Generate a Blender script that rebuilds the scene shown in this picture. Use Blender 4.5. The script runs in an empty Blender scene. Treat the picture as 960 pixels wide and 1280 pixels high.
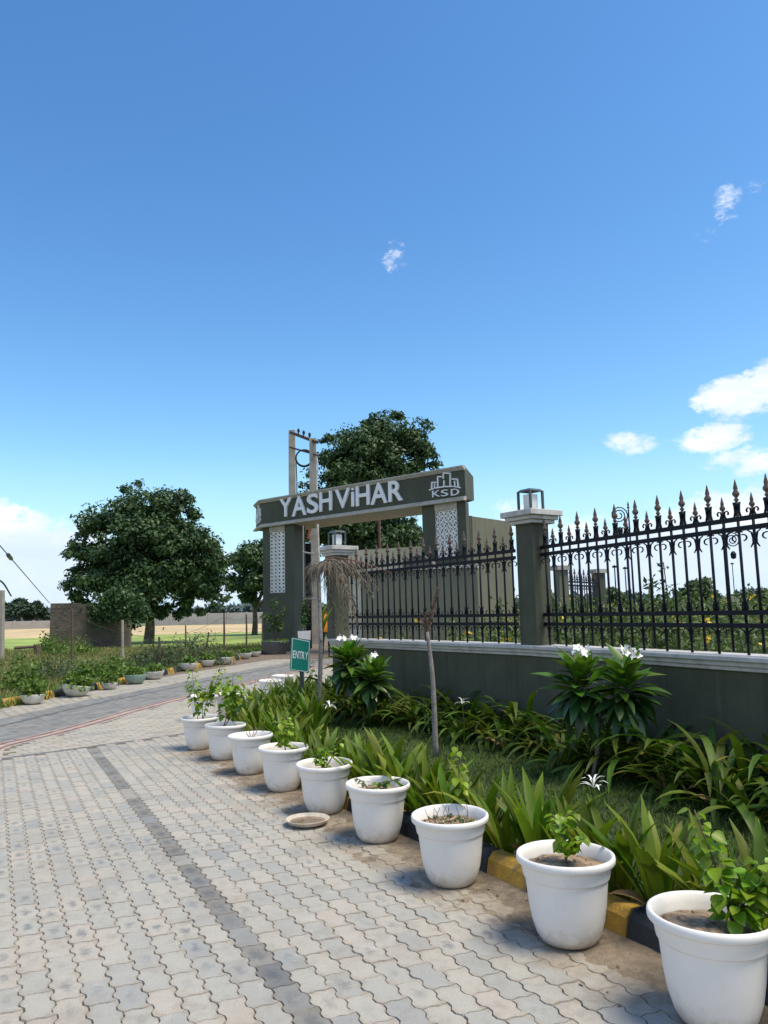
import bpy, math, random
import numpy as np
from mathutils import Vector, Matrix
R = math.radians
sc = bpy.context.scene
col = sc.collection
rng = random.Random(7)
nr = np.random.RandomState(11)

# ------------------------------------------------------------------ camera
F = 961.0; PITCH = math.atan(125/961); ROLL = R(1.3); EYE = 1.5
cd = bpy.data.cameras.new('camera'); cam = bpy.data.objects.new('camera', cd); col.objects.link(cam)
cd.sensor_fit = 'VERTICAL'; cd.sensor_height = 24; cd.lens = F/1280*24
cd.clip_start = 0.05; cd.clip_end = 6000
X = Vector((1, 0, 0)); U = Vector((0, -math.sin(PITCH), math.cos(PITCH))); Fw = Vector((0, math.cos(PITCH), math.sin(PITCH)))
cr, sr = math.cos(ROLL), math.sin(ROLL)
Rt = X*cr - U*sr; Up = X*sr + U*cr
m = Matrix((Rt, Up, -Fw)).transposed().to_4x4(); m.translation = (0, 0, EYE)
cam.matrix_world = m
sc.camera = cam

# ------------------------------------------------------------------ sky, sun, exposure
SUN_EL, SUN_AZ = R(65), R(112)          # azimuth measured clockwise from +Y (the view direction)
w = bpy.data.worlds.new('World'); sc.world = w; w.use_nodes = True
sc.view_settings.view_transform = 'Standard'; sc.view_settings.look = 'None'
sc.view_settings.exposure = 0.48; sc.view_settings.gamma = 1.0; sc.view_settings.use_curve_mapping = False


class NT:
    """small helper to write node trees"""
    def __init__(s, tree):
        s.t = tree; s.n = tree.nodes; s.l = tree.links
    def new(s, typ, **kw):
        n = s.n.new(typ)
        for k, v in kw.items(): setattr(n, k, v)
        return n
    def put(s, sock, v):
        if isinstance(v, bpy.types.NodeSocket): s.l.new(v, sock)
        elif v is not None: sock.default_value = v
    def math(s, op, a, b=None, c=None, clamp=False):
        n = s.new('ShaderNodeMath', operation=op, use_clamp=clamp)
        for i, v in enumerate((a, b, c)):
            if v is not None: s.put(n.inputs[i], v)
        return n.outputs[0]
    def ss(s, v, a, b, lo=0., hi=1.):
        n = s.new('ShaderNodeMapRange', interpolation_type='SMOOTHSTEP')
        s.put(n.inputs[0], v); s.put(n.inputs[1], a); s.put(n.inputs[2], b); s.put(n.inputs[3], lo); s.put(n.inputs[4], hi)
        return n.outputs[0]
    def noise(s, vec, scale, detail=3, rough=.5, dim='3D', out=0):
        n = s.new('ShaderNodeTexNoise', noise_dimensions=dim)
        if vec is not None: s.put(n.inputs['Vector'], vec)
        n.inputs['Scale'].default_value = scale; n.inputs['Detail'].default_value = detail; n.inputs['Roughness'].default_value = rough
        return n.outputs[out]
    def mix(s, f, a, b, mode='MIX'):
        n = s.new('ShaderNodeMix', data_type='RGBA', blend_type=mode)
        s.put(n.inputs[0], f)
        for i, v in ((6, a), (7, b)):
            s.put(n.inputs[i], (v + (1,)) if isinstance(v, tuple) and len(v) == 3 else v)
        return n.outputs[2]
    def ramp(s, f, stops):
        n = s.new('ShaderNodeValToRGB'); s.put(n.inputs[0], f)
        e = n.color_ramp.elements
        while len(e) < len(stops): e.new(0.5)
        for k, (p, c) in zip(e, stops): k.position = p; k.color = c + (1,)
        return n.outputs[0]


wt = NT(w.node_tree); wt.n.clear()
sky = wt.new('ShaderNodeTexSky', sky_type='NISHITA'); sky.sun_disc = False
sky.sun_elevation = SUN_EL; sky.sun_rotation = SUN_AZ
sky.air_density = 1.15; sky.dust_density = 0.6; sky.ozone_density = 2.2; sky.altitude = 200
tc = wt.new('ShaderNodeTexCoord'); sp = wt.new('ShaderNodeSeparateXYZ'); wt.l.new(tc.outputs['Generated'], sp.inputs[0])
az = wt.math('MULTIPLY', wt.math('ARCTAN2', sp.outputs[0], sp.outputs[1]), 57.2958)
el = wt.math('MULTIPLY', wt.math('ARCSINE', sp.outputs[2]), 57.2958)
cv = wt.new('ShaderNodeCombineXYZ'); wt.put(cv.inputs[0], wt.math('MULTIPLY', az, .05)); wt.put(cv.inputs[1], wt.math('MULTIPLY', el, .09))
wv = wt.new('ShaderNodeVectorMath', operation='ADD'); wt.l.new(cv.outputs[0], wv.inputs[0])
wsc = wt.new('ShaderNodeVectorMath', operation='SCALE'); wt.l.new(wt.noise(cv.outputs[0], 9, 4, .6, out=1), wsc.inputs[0]); wsc.inputs['Scale'].default_value = .07; wt.l.new(wsc.outputs[0], wv.inputs[1])
n_big = wt.noise(wv.outputs[0], 3.0, 8, .62); n_fine = wt.noise(wv.outputs[0], 11, 9, .66); n_tiny = wt.noise(wv.outputs[0], 30, 8, .7)
nn = wt.math('ADD', wt.math('MULTIPLY', n_big, .5), wt.math('ADD', wt.math('MULTIPLY', n_fine, .40), wt.math('MULTIPLY', n_tiny, .22)))   # about 0.56 on average
# (azimuth, elevation, half width, half height, strength) of the single clouds, in degrees
# given as photograph columns and rows: centre, half width, half height, strength
CLOUDS = []
for cx_, cy_, wx_, wy_, st_ in [(935, 497, 62, 30, 1.05), (975, 480, 50, 34, 1.0), (893, 548, 48, 20, .9), (935, 578, 52, 22, .95), (790, 553, 42, 18, .75),
          (493, 323, 22, 24, .36), (446, 327, 14, 12, .20), (912, 262, 18, 32, .36), (884, 300, 16, 15, .28), (952, 235, 16, 18, .30),
          (10, 695, 100, 66, 1.4), (60, 715, 95, 66, 1.3), (-90, 680, 130, 80, 1.1), (260, 735, 60, 60, .9), (960, 680, 130, 78, 1.2), (850, 700, 150, 75, 1.15), (735, 715, 130, 75, 1.05), (650, 645, 40, 30, .6), (640, 730, 90, 70, .9), (1060, 640, 120, 90, 1.1),
          (330, 745, 120, 45, .7), (900, 640, 70, 30, .9)]:
    xx, yy = (cx_-480)/F, (640-cy_)/F; dv = Rt*xx + Up*yy + Fw; dv.normalize(); e_ = math.asin(dv.z)
    CLOUDS.append((math.degrees(math.atan2(dv.x, dv.y)), math.degrees(e_), math.degrees(wx_/F)/math.cos(e_), math.degrees(wy_/F), st_))
total = None
for a, e, wa, we, st in CLOUDS:
    dx = wt.math('DIVIDE', wt.math('SUBTRACT', az, a), wa); dy = wt.math('DIVIDE', wt.math('SUBTRACT', el, e), we)
    d2 = wt.math('ADD', wt.math('MULTIPLY', dx, dx), wt.math('MULTIPLY', dy, dy))
    v = wt.math('MULTIPLY', wt.math('SUBTRACT', 1.15, d2), st)
    v = wt.math('MAXIMUM', v, 0)
    total = v if total is None else wt.math('MAXIMUM', total, v)
# unseen banks continue out of view, made higher and denser to add neutral light
rest = wt.math('MULTIPLY', wt.ss(wt.math('ABSOLUTE', az), 36, 50), wt.ss(el, 44, 12))
total = wt.math('MAXIMUM', total, wt.math('MULTIPLY', rest, .85))
dens = wt.ss(wt.math('ADD', wt.math('MULTIPLY', total, .62), wt.math('MULTIPLY', wt.math('SUBTRACT', nn, .56), 2.7)), .14, .62)
dens = wt.math('MULTIPLY', dens, wt.ss(total, 0, .25))
cshade = wt.noise(cv.outputs[0], 3.3, 5, .6)
ccol = wt.mix(wt.ss(cshade, .35, .68), (6.2, 6.9, 8.0), (8.8, 8.9, 9.0))
lowgrey = wt.ss(el, 6.6, 4.2)
ccol = wt.mix(wt.math('MULTIPLY', lowgrey, .75), ccol, (5.2, 6.3, 7.8))
# the photograph's camera renders the blue deeper: a contrast curve for each channel over the whole sky
ssp = wt.new('ShaderNodeSeparateColor'); wt.l.new(sky.outputs[0], ssp.inputs[0]); scb = wt.new('ShaderNodeCombineColor')
for i_, (g_, k_) in enumerate(((1.50, .60), (1.30, .89), (1.12, 1.22))):
    wt.put(scb.inputs[i_], wt.math('MULTIPLY', wt.math('POWER', ssp.outputs[i_], g_), k_))
skyc = wt.mix(wt.ss(el, 13, -1, 0, .92), scb.outputs[0], (4.1, 6.3, 8.6))
mixc = wt.mix(wt.math('MULTIPLY', dens, .92), skyc, ccol)
bg = wt.new('ShaderNodeBackground'); bg.inputs[1].default_value = 0.10; wt.l.new(mixc, bg.inputs[0])
wo = wt.new('ShaderNodeOutputWorld'); wt.l.new(bg.outputs[0], wo.inputs[0])

sl = bpy.data.lights.new('sun', 'SUN'); so = bpy.data.objects.new('sun', sl); col.objects.link(so)
sl.energy = 3.3; sl.angle = R(28); sl.color = (1, .88, .68)
so.rotation_euler = Vector((math.sin(SUN_AZ)*math.cos(SUN_EL), math.cos(SUN_AZ)*math.cos(SUN_EL), math.sin(SUN_EL))).to_track_quat('Z', 'Y').to_euler()


# ------------------------------------------------------------------ measuring helpers (a photograph pixel -> a point in the place)
def ray(px, py):
    x = (px-480)/F; y = (640-py)/F
    return Rt*x + Up*y + Fw
def at(px, py, z=0.):
    d = ray(px, py); t = (z-EYE)/d.z
    return Vector((d.x*t, d.y*t, z))
def pt(px, py, D):
    d = ray(px, py)*(1/ray(px, py).y)*D
    return Vector((d.x, d.y, d.z+EYE))
def wall_hit(px, py, A, B):
    """distance along A->B and height where the ray meets the vertical plane through A and B"""
    d = ray(px, py); ex, ey = B[0]-A[0], B[1]-A[1]; L = math.hypot(ex, ey)
    det = d.x*(-ey) + d.y*ex
    t = (A[0]*(-ey) + A[1]*ex)/det
    s = ((d.x*t-A[0])*ex + (d.y*t-A[1])*ey)/L
    return s, EYE+d.z*t
def project(p):
    v = Vector(p)-Vector((0, 0, EYE)); z = v.dot(Fw)
    return 480+F*v.dot(Rt)/z, 640-F*v.dot(Up)/z, z

# ------------------------------------------------------------------ materials
MATS = {}
def mat(name, color, rough=.6, spec=.5, var=0., nscale=6., bump=0., bscale=40., dirt=None, dscale=2., dlo=.5, dhi=.75, metallic=0., trans=0., objrand=0., coat=0., streak=0., splash=None):
    """colour broken up by two noises, optional dirt patches, bump and translucency"""
    if name in MATS: return MATS[name]
    m = bpy.data.materials.new(name); m.use_nodes = True; t = NT(m.node_tree)
    b = t.n['Principled BSDF']; pos = t.new('ShaderNodeTexCoord').outputs['Object']
    c = tuple(color)
    out = c + (1,)
    if var:
        f = t.noise(pos, nscale, 5, .65)
        out = t.mix(t.ss(f, .3, .7), tuple(max(0, x*(1-var)) for x in c), tuple(min(1, x*(1+var)) for x in c))
    if objrand:
        oi = t.new('ShaderNodeObjectInfo').outputs['Random']
        hv = t.new('ShaderNodeHueSaturation'); t.put(hv.inputs['Color'], out)
        t.put(hv.inputs['Value'], t.math('ADD', t.math('MULTIPLY', oi, objrand), 1-objrand*.5))
        t.put(hv.inputs['Hue'], t.math('ADD', t.math('MULTIPLY', t.math('FRACT', t.math('MULTIPLY', oi, 7.3)), objrand*.09), .5-objrand*.045))
        out = hv.outputs[0]
    if dirt:
        g = t.new('ShaderNodeNewGeometry').outputs['Position']
        f = t.ss(t.noise(g, dscale, 6, .7), dlo, dhi)
        out = t.mix(f, out, dirt)
    if streak:
        mp = t.new('ShaderNodeMapping'); mp.inputs['Scale'].default_value = (7, 7, .45); t.l.new(t.new('ShaderNodeNewGeometry').outputs['Position'], mp.inputs[0])
        f = t.math('MULTIPLY', t.ss(t.noise(mp.outputs[0], 1.0, 5, .65), .48, .72), streak)
        out = t.mix(f, out, tuple(x*.55 for x in c)); f2 = t.math('MULTIPLY', t.ss(t.noise(mp.outputs[0], 2.3, 4, .6), .56, .75), streak*.6); out = t.mix(f2, out, tuple(min(1, x*1.5+.02) for x in c))
    if splash:
        zz = t.new('ShaderNodeSeparateXYZ'); t.l.new(t.new('ShaderNodeNewGeometry').outputs['Position'], zz.inputs[0])
        f = t.ss(t.math('ADD', t.math('MULTIPLY', zz.outputs[2], 1/splash[0]), t.math('MULTIPLY', t.noise(pos, splash[2], 6, .7), 1.3)), 1.25, .55)
        out = t.mix(t.math('MULTIPLY', f, splash[3]), out, splash[1])
    t.put(b.inputs['Base Color'], out)
    b.inputs['Roughness'].default_value = rough; b.inputs['Specular IOR Level'].default_value = spec
    b.inputs['Metallic'].default_value = metallic
    if coat: b.inputs['Coat Weight'].default_value = coat; b.inputs['Coat Roughness'].default_value = .2
    if bump:
        bn = t.new('ShaderNodeBump'); bn.inputs['Strength'].default_value = bump; bn.inputs['Distance'].default_value = .02
        t.put(bn.inputs['Height'], t.noise(pos, bscale, 5, .65)); t.l.new(bn.outputs[0], b.inputs['Normal'])
    if trans:
        tr = t.new('ShaderNodeBsdfTranslucent'); t.put(tr.inputs[0], t.mix(1.0, out, (1.0, 1.25, .45), 'MULTIPLY'))
        ms = t.new('ShaderNodeMixShader'); ms.inputs[0].default_value = trans
        t.l.new(b.outputs[0], ms.inputs[1]); t.l.new(tr.outputs[0], ms.inputs[2])
        t.l.new(ms.outputs[0], t.n['Material Output'].inputs[0])
    MATS[name] = m
    return m

def leafmass_mat(name, dark, mid, light, rough=.55, trans=.25):
    """for foliage meshes whose faces carry a random value each"""
    m = bpy.data.materials.new(name); m.use_nodes = True; t = NT(m.node_tree); b = t.n['Principled BSDF']
    a = t.new('ShaderNodeAttribute', attribute_name='rnd').outputs['Fac']
    g = t.new('ShaderNodeTexCoord').outputs['Object']
    f = t.math('ADD', t.math('MULTIPLY', a, .6), t.math('MULTIPLY', t.ss(t.noise(g, .9, 2), .3, .7), .4))
    c = t.ramp(f, [(.05, dark), (.5, mid), (.95, light)])
    t.put(b.inputs['Base Color'], c); b.inputs['Roughness'].default_value = rough; b.inputs['Specular IOR Level'].default_value = .35
    tr = t.new('ShaderNodeBsdfTranslucent'); t.put(tr.inputs[0], t.mix(1.0, c, (1.0, 1.2, .45), 'MULTIPLY'))
    ms = t.new('ShaderNodeMixShader'); ms.inputs[0].default_value = trans
    t.l.new(b.outputs[0], ms.inputs[1]); t.l.new(tr.outputs[0], ms.inputs[2]); t.l.new(ms.outputs[0], t.n['Material Output'].inputs[0])
    return m

# ------------------------------------------------------------------ object helpers
def props(o, label=None, cat=None, group=None, kind=None):
    if label: o['label'] = label
    if cat: o['category'] = cat
    if group: o['group'] = group
    if kind: o['kind'] = kind
    return o
def thing(name, label, cat, loc=(0, 0, 0), rz=0., group=None):
    o = bpy.data.objects.new(name, None); o.empty_display_size = .1; col.objects.link(o)
    o.location = loc; o.rotation_euler = (0, 0, rz)
    return props(o, label, cat, group)
def mesh(name, v, f, mt=None, smooth=False):
    me = bpy.data.meshes.new(name); me.from_pydata([tuple(x) for x in v], [], f)
    if mt: me.materials.append(mt)
    if smooth: me.polygons.foreach_set('use_smooth', [True]*len(me.polygons))
    me.update(); return me
def put(name, me, parent=None, loc=(0, 0, 0), rot=None, scale=None):
    o = bpy.data.objects.new(name, me); col.objects.link(o)
    o.location = loc
    if rot is not None:
        o.rotation_euler = rot
    if scale is not None: o.scale = scale if hasattr(scale, '__len__') else (scale,)*3
    if parent: o.parent = parent
    return o
def copy_tree(o, parent=None):
    c = o.copy(); col.objects.link(c)
    if parent: c.parent = parent
    for ch in list(o.children): copy_tree(ch, c)
    return c

class MB:
    """collects shapes into one mesh"""
    def __init__(s): s.v = []; s.f = []
    def add(s, v, f):
        n = len(s.v); s.v += [tuple(p) for p in v]; s.f += [tuple(i+n for i in q) for q in f]; return s
    def hexa(s, b, t):
        """four bottom corners, four top corners, both counter-clockwise from above"""
        return s.add(list(b)+list(t), [(3, 2, 1, 0), (4, 5, 6, 7), (0, 1, 5, 4), (1, 2, 6, 5), (2, 3, 7, 6), (3, 0, 4, 7)])
    def box(s, c, size, rz=0.):
        x, y, z = (k/2 for k in size); q = [(-x, -y), (x, -y), (x, y), (-x, y)]; a, b = math.cos(rz), math.sin(rz)
        q = [(c[0]+u*a-v*b, c[1]+u*b+v*a) for u, v in q]
        return s.hexa([(u, v, c[2]-z) for u, v in q], [(u, v, c[2]+z) for u, v in q])
    def tube(s, pts, r, n=6, caps=True):
        pts = [Vector(p) for p in pts]; rs = r if hasattr(r, '__len__') else [r]*len(pts)
        rings = []; prev = None
        for i, p in enumerate(pts):
            d = (pts[min(i+1, len(pts)-1)]-pts[max(i-1, 0)]).normalized()
            if prev is None:
                a = d.orthogonal().normalized()
            else:
                a = (prev - d*prev.dot(d)).normalized()
            prev = a; b = d.cross(a)
            rings.append([p+(a*math.cos(2*math.pi*k/n)+b*math.sin(2*math.pi*k/n))*rs[i] for k in range(n)])
        v = [q for r_ in rings for q in r_]; f = []
        for i in range(len(pts)-1):
            for k in range(n): f.append((i*n+k, i*n+(k+1) % n, (i+1)*n+(k+1) % n, (i+1)*n+k))
        if caps: f += [tuple(reversed(range(n))), tuple((len(pts)-1)*n+k for k in range(n))]
        return s.add(v, f)
    def lathe(s, prof, n=24, c=(0, 0, 0), close=False):
        v = [(c[0]+r*math.cos(2*math.pi*k/n), c[1]+r*math.sin(2*math.pi*k/n), c[2]+z) for r, z in prof for k in range(n)]
        f = [(i*n+k, i*n+(k+1) % n, (i+1)*n+(k+1) % n, (i+1)*n+k) for i in range(len(prof)-1) for k in range(n)]
        return s.add(v, f)
    def prism(s, poly, z0, z1):
        n = len(poly)
        return s.add([(x, y, z0) for x, y in poly]+[(x, y, z1) for x, y in poly],
                     [tuple(reversed(range(n))), tuple(range(n, 2*n))]+[(i, (i+1) % n, n+(i+1) % n, n+i) for i in range(n)])
    def build(s, name, mt, parent=None, smooth=False, **kw):
        return put(name, mesh(name, s.v, s.f, mt, smooth), parent, **kw)

def smooth_path(pts, k=6):
    """Catmull-Rom"""
    P = [Vector(p) for p in pts]; P = [P[0]*2-P[1]]+P+[P[-1]*2-P[-2]]; out = []
    for i in range(1, len(P)-2):
        for j in range(k):
            t = j/k; a, b, c, d = P[i-1], P[i], P[i+1], P[i+2]
            out.append(.5*((2*b)+(c-a)*t+(2*a-5*b+4*c-d)*t*t+(3*b-a-3*c+d)*t**3))
    out.append(P[-2]); return out

def fast_mesh(name, V, Fq, mt, rnd=None, attrs=None):
    """quads from arrays: V (n,3), Fq (m,4); rnd is one value a face, attrs more of them"""
    me = bpy.data.meshes.new(name); m_, k = Fq.shape
    me.vertices.add(len(V)); me.vertices.foreach_set('co', V.astype(np.float32).ravel())
    me.loops.add(m_*k); me.loops.foreach_set('vertex_index', Fq.astype(np.int32).ravel())
    me.polygons.add(m_); me.polygons.foreach_set('loop_start', np.arange(0, m_*k, k, dtype=np.int32))
    me.update(calc_edges=True)
    if rnd is not None:
        a = me.attributes.new('rnd', 'FLOAT', 'FACE'); a.data.foreach_set('value', rnd.astype(np.float32))
    if mt: me.materials.append(mt)
    return me

def leaf_quads(P, N, size, aspect=.5, droop=.0):
    """kite leaves at points P facing N (n,3)"""
    n = len(P); N = N/np.linalg.norm(N, axis=1, keepdims=True)
    r = nr.normal(size=(n, 3)); r[:, 2] -= droop
    T = r-(r*N).sum(1, keepdims=True)*N; T /= np.linalg.norm(T, axis=1, keepdims=True); B = np.cross(N, T)
    s = size[:, None] if hasattr(size, '__len__') else size
    V = np.stack([P, P+T*s*.45+B*s*aspect*.5, P+T*s-N*s*.12, P+T*s*.45-B*s*aspect*.5], 1).reshape(-1, 3)
    return V, np.arange(4*n).reshape(n, 4)

# ------------------------------------------------------------------ key lines of the place
Gu = Vector((.455, -.89, 0)).normalized(); Gn = Vector((.89, .455, 0)).normalized()      # paver column direction (towards the camera) and across
KERB = [(2.05, 1.9), (1.56, 2.75), (1.1, 3.62), (.64, 4.42), (.2, 5.2), (-.27, 5.98), (-.72, 6.76), (-1.16, 7.56), (-1.58, 8.36), (-1.93, 9.2), (-2.1, 10.1), (-2.08, 11.2), (-1.9, 12.3), (-1.7, 13.4), (-1.35, 14.6)]
STRIPE = [(-.9, 1.9), (-1.45, 2.95), (-2.07, 4.15), (-2.97, 5.9), (-3.97, 7.8), (-4.48, 8.8), (-4.70, 9.5), (-4.47, 10.5), (-4.31, 11.5), (-4.17, 12.7), (-3.88, 14.28), (-3.68, 15.1), (-3.21, 17.0), (-2.95, 18.2), (-2.0, 22), (-1.0, 25.6)]
PLANT = [(-9.6, 8.0), (-8.0, 10.6), (-7.2, 12.2), (-6.72, 13.9), (-6.45, 15.4), (-6.2, 16.7), (-5.95, 18.9), (-5.7, 21.9), (-5.3, 24.1), (-4.95, 27.7), (-4.8, 31.0), (-4.7, 36), (-4.5, 46)]
WA, WB, WC = Vector((3.02, 6.0, 0)), Vector((1.72, 8.93, 0)), Vector((-.68, 12.5, 0))
WZ = WA+(WA-WB).normalized()*4.6
def side(poly, x, y):
    """signed distance to a polyline that runs away from the camera, positive to its right"""
    best = None
    for (a, b), (c, d) in zip(poly[:-1], poly[1:]):
        ex, ey = c-a, d-b; L2 = ex*ex+ey*ey; t = max(0, min(1, ((x-a)*ex+(y-b)*ey)/L2))
        qx, qy = a+ex*t, b+ey*t; dd = math.hypot(x-qx, y-qy); sg = (x-a)*ey-(y-b)*ex
        if best is None or dd < best[0]: best = (dd, sg)
    return math.copysign(best[0], best[1])

# ------------------------------------------------------------------ the ground
def ground_mat():
    m = bpy.data.materials.new('dry_ground'); m.use_nodes = True; t = NT(m.node_tree); b = t.n['Principled BSDF']
    g = t.new('ShaderNodeNewGeometry').outputs['Position']
    c = t.ramp(t.noise(g, .35, 6, .65), [(.3, (.095, .12, .04)), (.5, (.15, .155, .065)), (.7, (.26, .22, .13))])
    c = t.mix(t.ss(t.noise(g, 3.5, 6, .7), .45, .7), c, (.06, .085, .03))
    t.put(b.inputs['Base Color'], c); b.inputs['Roughness'].default_value = .95
    bn = t.new('ShaderNodeBump'); bn.inputs['Strength'].default_value = .8; t.put(bn.inputs['Height'], t.noise(g, 9, 6, .7)); t.l.new(bn.outputs[0], b.inputs['Normal'])
    return m
props(put('ground', mesh('ground', [(-3000, -200, -.04), (3000, -200, -.04), (3000, 5000, -.04), (-3000, 5000, -.04)], [(0, 1, 2, 3)], ground_mat())), kind='structure')
tan = mat('dry_field', (.50, .38, .20), .95, var=.2, nscale=.05, bump=.4, bscale=2, dirt=(.40, .30, .16), dscale=.12)
grn = mat('green_field', (.25, .33, .07), .95, var=.3, nscale=.25, bump=.6, bscale=3, dirt=(.27, .27, .09), dscale=.35)
def sheet(name, pts, z, mt): return props(put(name, mesh(name, [(x, y, z) for x, y in pts], [tuple(range(len(pts)))], mt)), kind='structure')
sheet('dry_field', [(-120, 52), (-14, 70), (-2, 74), (-2, 138), (-120, 138)], -.032, tan)
sheet('green_field', [(-60, 44), (-22, 36), (-13, 34), (-4.6, 33), (-3, 69.8), (-14, 69.8), (-120, 51.8)], -.028, grn)

# paved area: a bed sheet, the joints between the pavers are its surface
bedm = mat('joint_sand', (.17, .13, .095), .95, var=.35, nscale=14, bump=.5, bscale=60)
poly = [(x, y) for x, y in KERB]
left = [(x, y) for x, y in PLANT]
ring = [(4, -2)] + poly + [(-.8, 15.4), (1.2, 19), (3.5, 25.5)] + [(3, 46)] + list(reversed(left)) + [(-12, 4), (-12, -2)]
sheet('paving_bed', ring, -.009, bedm)

def paver_mat():
    m = bpy.data.materials.new('concrete_paver'); m.use_nodes = True; t = NT(m.node_tree); b = t.n['Principled BSDF']
    g = t.new('ShaderNodeNewGeometry').outputs['Position']
    a = t.new('ShaderNodeAttribute', attribute_name='rnd').outputs['Fac']; tint = t.new('ShaderNodeAttribute', attribute_name='tint').outputs['Color']
    oi = t.new('ShaderNodeObjectInfo').outputs['Random']
    r = t.math('FRACT', t.math('ADD', a, oi)); r2 = t.math('FRACT', t.math('MULTIPLY', r, 17.31)); r3 = t.math('FRACT', t.math('MULTIPLY', r, 71.7))
    patch = t.noise(g, .9, 3, .5)
    rr = t.math('ADD', t.math('MULTIPLY', r, .75), t.math('MULTIPLY', t.ss(patch, .3, .7), .25))
    c = t.ramp(rr, [(.0, (.255, .265, .262)), (.14, (.315, .318, .298)), (.38, (.37, .36, .315)), (.7, (.41, .388, .33)), (.9, (.42, .38, .32)), (1., (.40, .345, .29))])
    # worn edges are paler and sandier, the middle of some blocks carries an oily stain
    uv = t.new('ShaderNodeUVMap').outputs[0]; s2 = t.new('ShaderNodeSeparateXYZ'); t.l.new(uv, s2.inputs[0])
    dx = t.math('SUBTRACT', s2.outputs[0], .5); dy = t.math('SUBTRACT', s2.outputs[1], .5)
    d = t.math('SQRT', t.math('ADD', t.math('MULTIPLY', dx, dx), t.math('MULTIPLY', dy, dy)))
    d = t.math('ADD', d, t.math('MULTIPLY', t.math('SUBTRACT', t.noise(g, 26, 6, .75), .5), .95))
    stain = t.math('MULTIPLY', t.ss(d, .30, .04), t.ss(t.math('ADD', t.math('MULTIPLY', r2, .65), t.math('MULTIPLY', t.ss(t.noise(g, .7, 2), .38, .62), .4)), .5, .9))
    tsp = t.new('ShaderNodeSeparateColor'); t.l.new(tint, tsp.inputs[0]); dk = t.math('MULTIPLY', t.ss(tsp.outputs[1], .86, .6), t.ss(d, .42, .1))
    c = t.mix(t.math('MULTIPLY', t.math('MAXIMUM', stain, t.math('MULTIPLY', dk, .8)), .75), c, (.13, .145, .165))
    edge = t.ss(d, .44, .62)
    c = t.mix(t.math('MULTIPLY', edge, .55), c, (.33, .27, .205))
    blot = t.noise(g, 17, 5, .7); c = t.mix(t.math('MULTIPLY', t.ss(blot, .5, .72), .45), c, (.24, .235, .225))
    fine = t.noise(g, 130, 4, .7)
    c = t.mix(t.math('MULTIPLY', t.ss(fine, .42, .72), .35), c, (.33, .31, .28))
    c = t.mix(t.math('MULTIPLY', t.ss(t.noise(g, 1.3, 6, .62), .46, .68), .35), c, (.29, .245, .195))
    gm = t.noise(g, 5.5, 7, .72); c = t.mix(t.math('MULTIPLY', t.ss(gm, .50, .66), .42), c, (.25, .225, .185))
    pale = t.noise(g, 8.5, 6, .7); c = t.mix(t.math('MULTIPLY', t.ss(pale, .54, .7), .45), c, (.50, .475, .42))
    speck = t.noise(g, 260, 2, .5); c = t.mix(t.math('MULTIPLY', t.ss(speck, .60, .72), .5), c, (.17, .16, .15))
    # sand trodden out along the kerb
    sg = t.new('ShaderNodeSeparateXYZ'); t.l.new(g, sg.inputs[0])
    kd = t.math('ADD', t.math('MULTIPLY', t.math('SUBTRACT', sg.outputs[0], 1.10), .872), t.math('MULTIPLY', t.math('SUBTRACT', sg.outputs[1], 3.62), .49))
    sand = t.math('ADD', t.ss(kd, -1.0, -.1, 0, .75), t.math('MULTIPLY', t.math('SUBTRACT', t.noise(g, 3.2, 5, .65), .5), 1.5))
    sand = t.math('MULTIPLY', t.ss(sand, .36, .8), t.ss(sg.outputs[1], 9.6, 8.6)); c = t.mix(t.math('MULTIPLY', sand, .75), c, t.mix(t.ss(t.noise(g, 24, 6, .7), .35, .65), (.20, .155, .11), (.31, .25, .18)))
    c = t.mix(1.0, c, tint, 'MULTIPLY')
    t.put(b.inputs['Base Color'], c)
    b.inputs['Roughness'].default_value = .85; b.inputs['Specular IOR Level'].default_value = .3
    bn = t.new('ShaderNodeBump'); bn.inputs['Strength'].default_value = .8; bn.inputs['Distance'].default_value = .005
    t.put(bn.inputs['Height'], t.math('ADD', t.noise(g, 90, 5, .7), t.noise(g, 14, 3, .5))); t.l.new(bn.outputs[0], b.inputs['Normal'])
    return m
PM = paver_mat()
PL_, PW_ = .22, .112
def paver_outline(j, rich=True):
    """zigzag block: x across, y along, j = half joint"""
    L, W = PL_, PW_; a = .0085 if rich else 0
    if not rich: return [(-W/2+j, -L/2+j), (W/2-j, -L/2+j), (W/2-j, L/2-j), (-W/2+j, L/2-j)]
    kn = [(0, -a), (.14, -a), (.25, a), (.39, a), (.5, -a), (.64, -a), (.75, a), (.89, a), (1, -a)]
    kn = [(t, v) for t, v in kn]
    sidep = [(v, -L/2+t*L) for t, v in kn]
    o = [(-W/2+x+j, y) for x, y in sidep]; o[0] = (o[0][0], o[0][1]+j); o[-1] = (o[-1][0], o[-1][1]-j)
    top = [(-W/6-a, L/2+.006-j), (W/6-a, L/2-.006-j)]
    rgt = [(W/2+x-j, y) for x, y in reversed(sidep)]; rgt[0] = (rgt[0][0], rgt[0][1]-j); rgt[-1] = (rgt[-1][0], rgt[-1][1]+j)
    bot = [(W/6-a, -L/2-.006+j), (-W/6-a, -L/2+.006+j)]
    return list(reversed(o+top+rgt+bot))
def paver_geo(rich, jj, bev=.004):
    o = paver_outline(jj, rich); n = len(o)
    inn = [(x*(1-bev*2/PW_), y*(1-bev*2/PL_)) for x, y in o]
    v = [(x, y, 0) for x, y in inn]+[(x, y, -.010) for x, y in o]
    f = [tuple(range(n))]+[(i, n+i, n+(i+1) % n, (i+1) % n) for i in range(n)]
    return v, f
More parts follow.
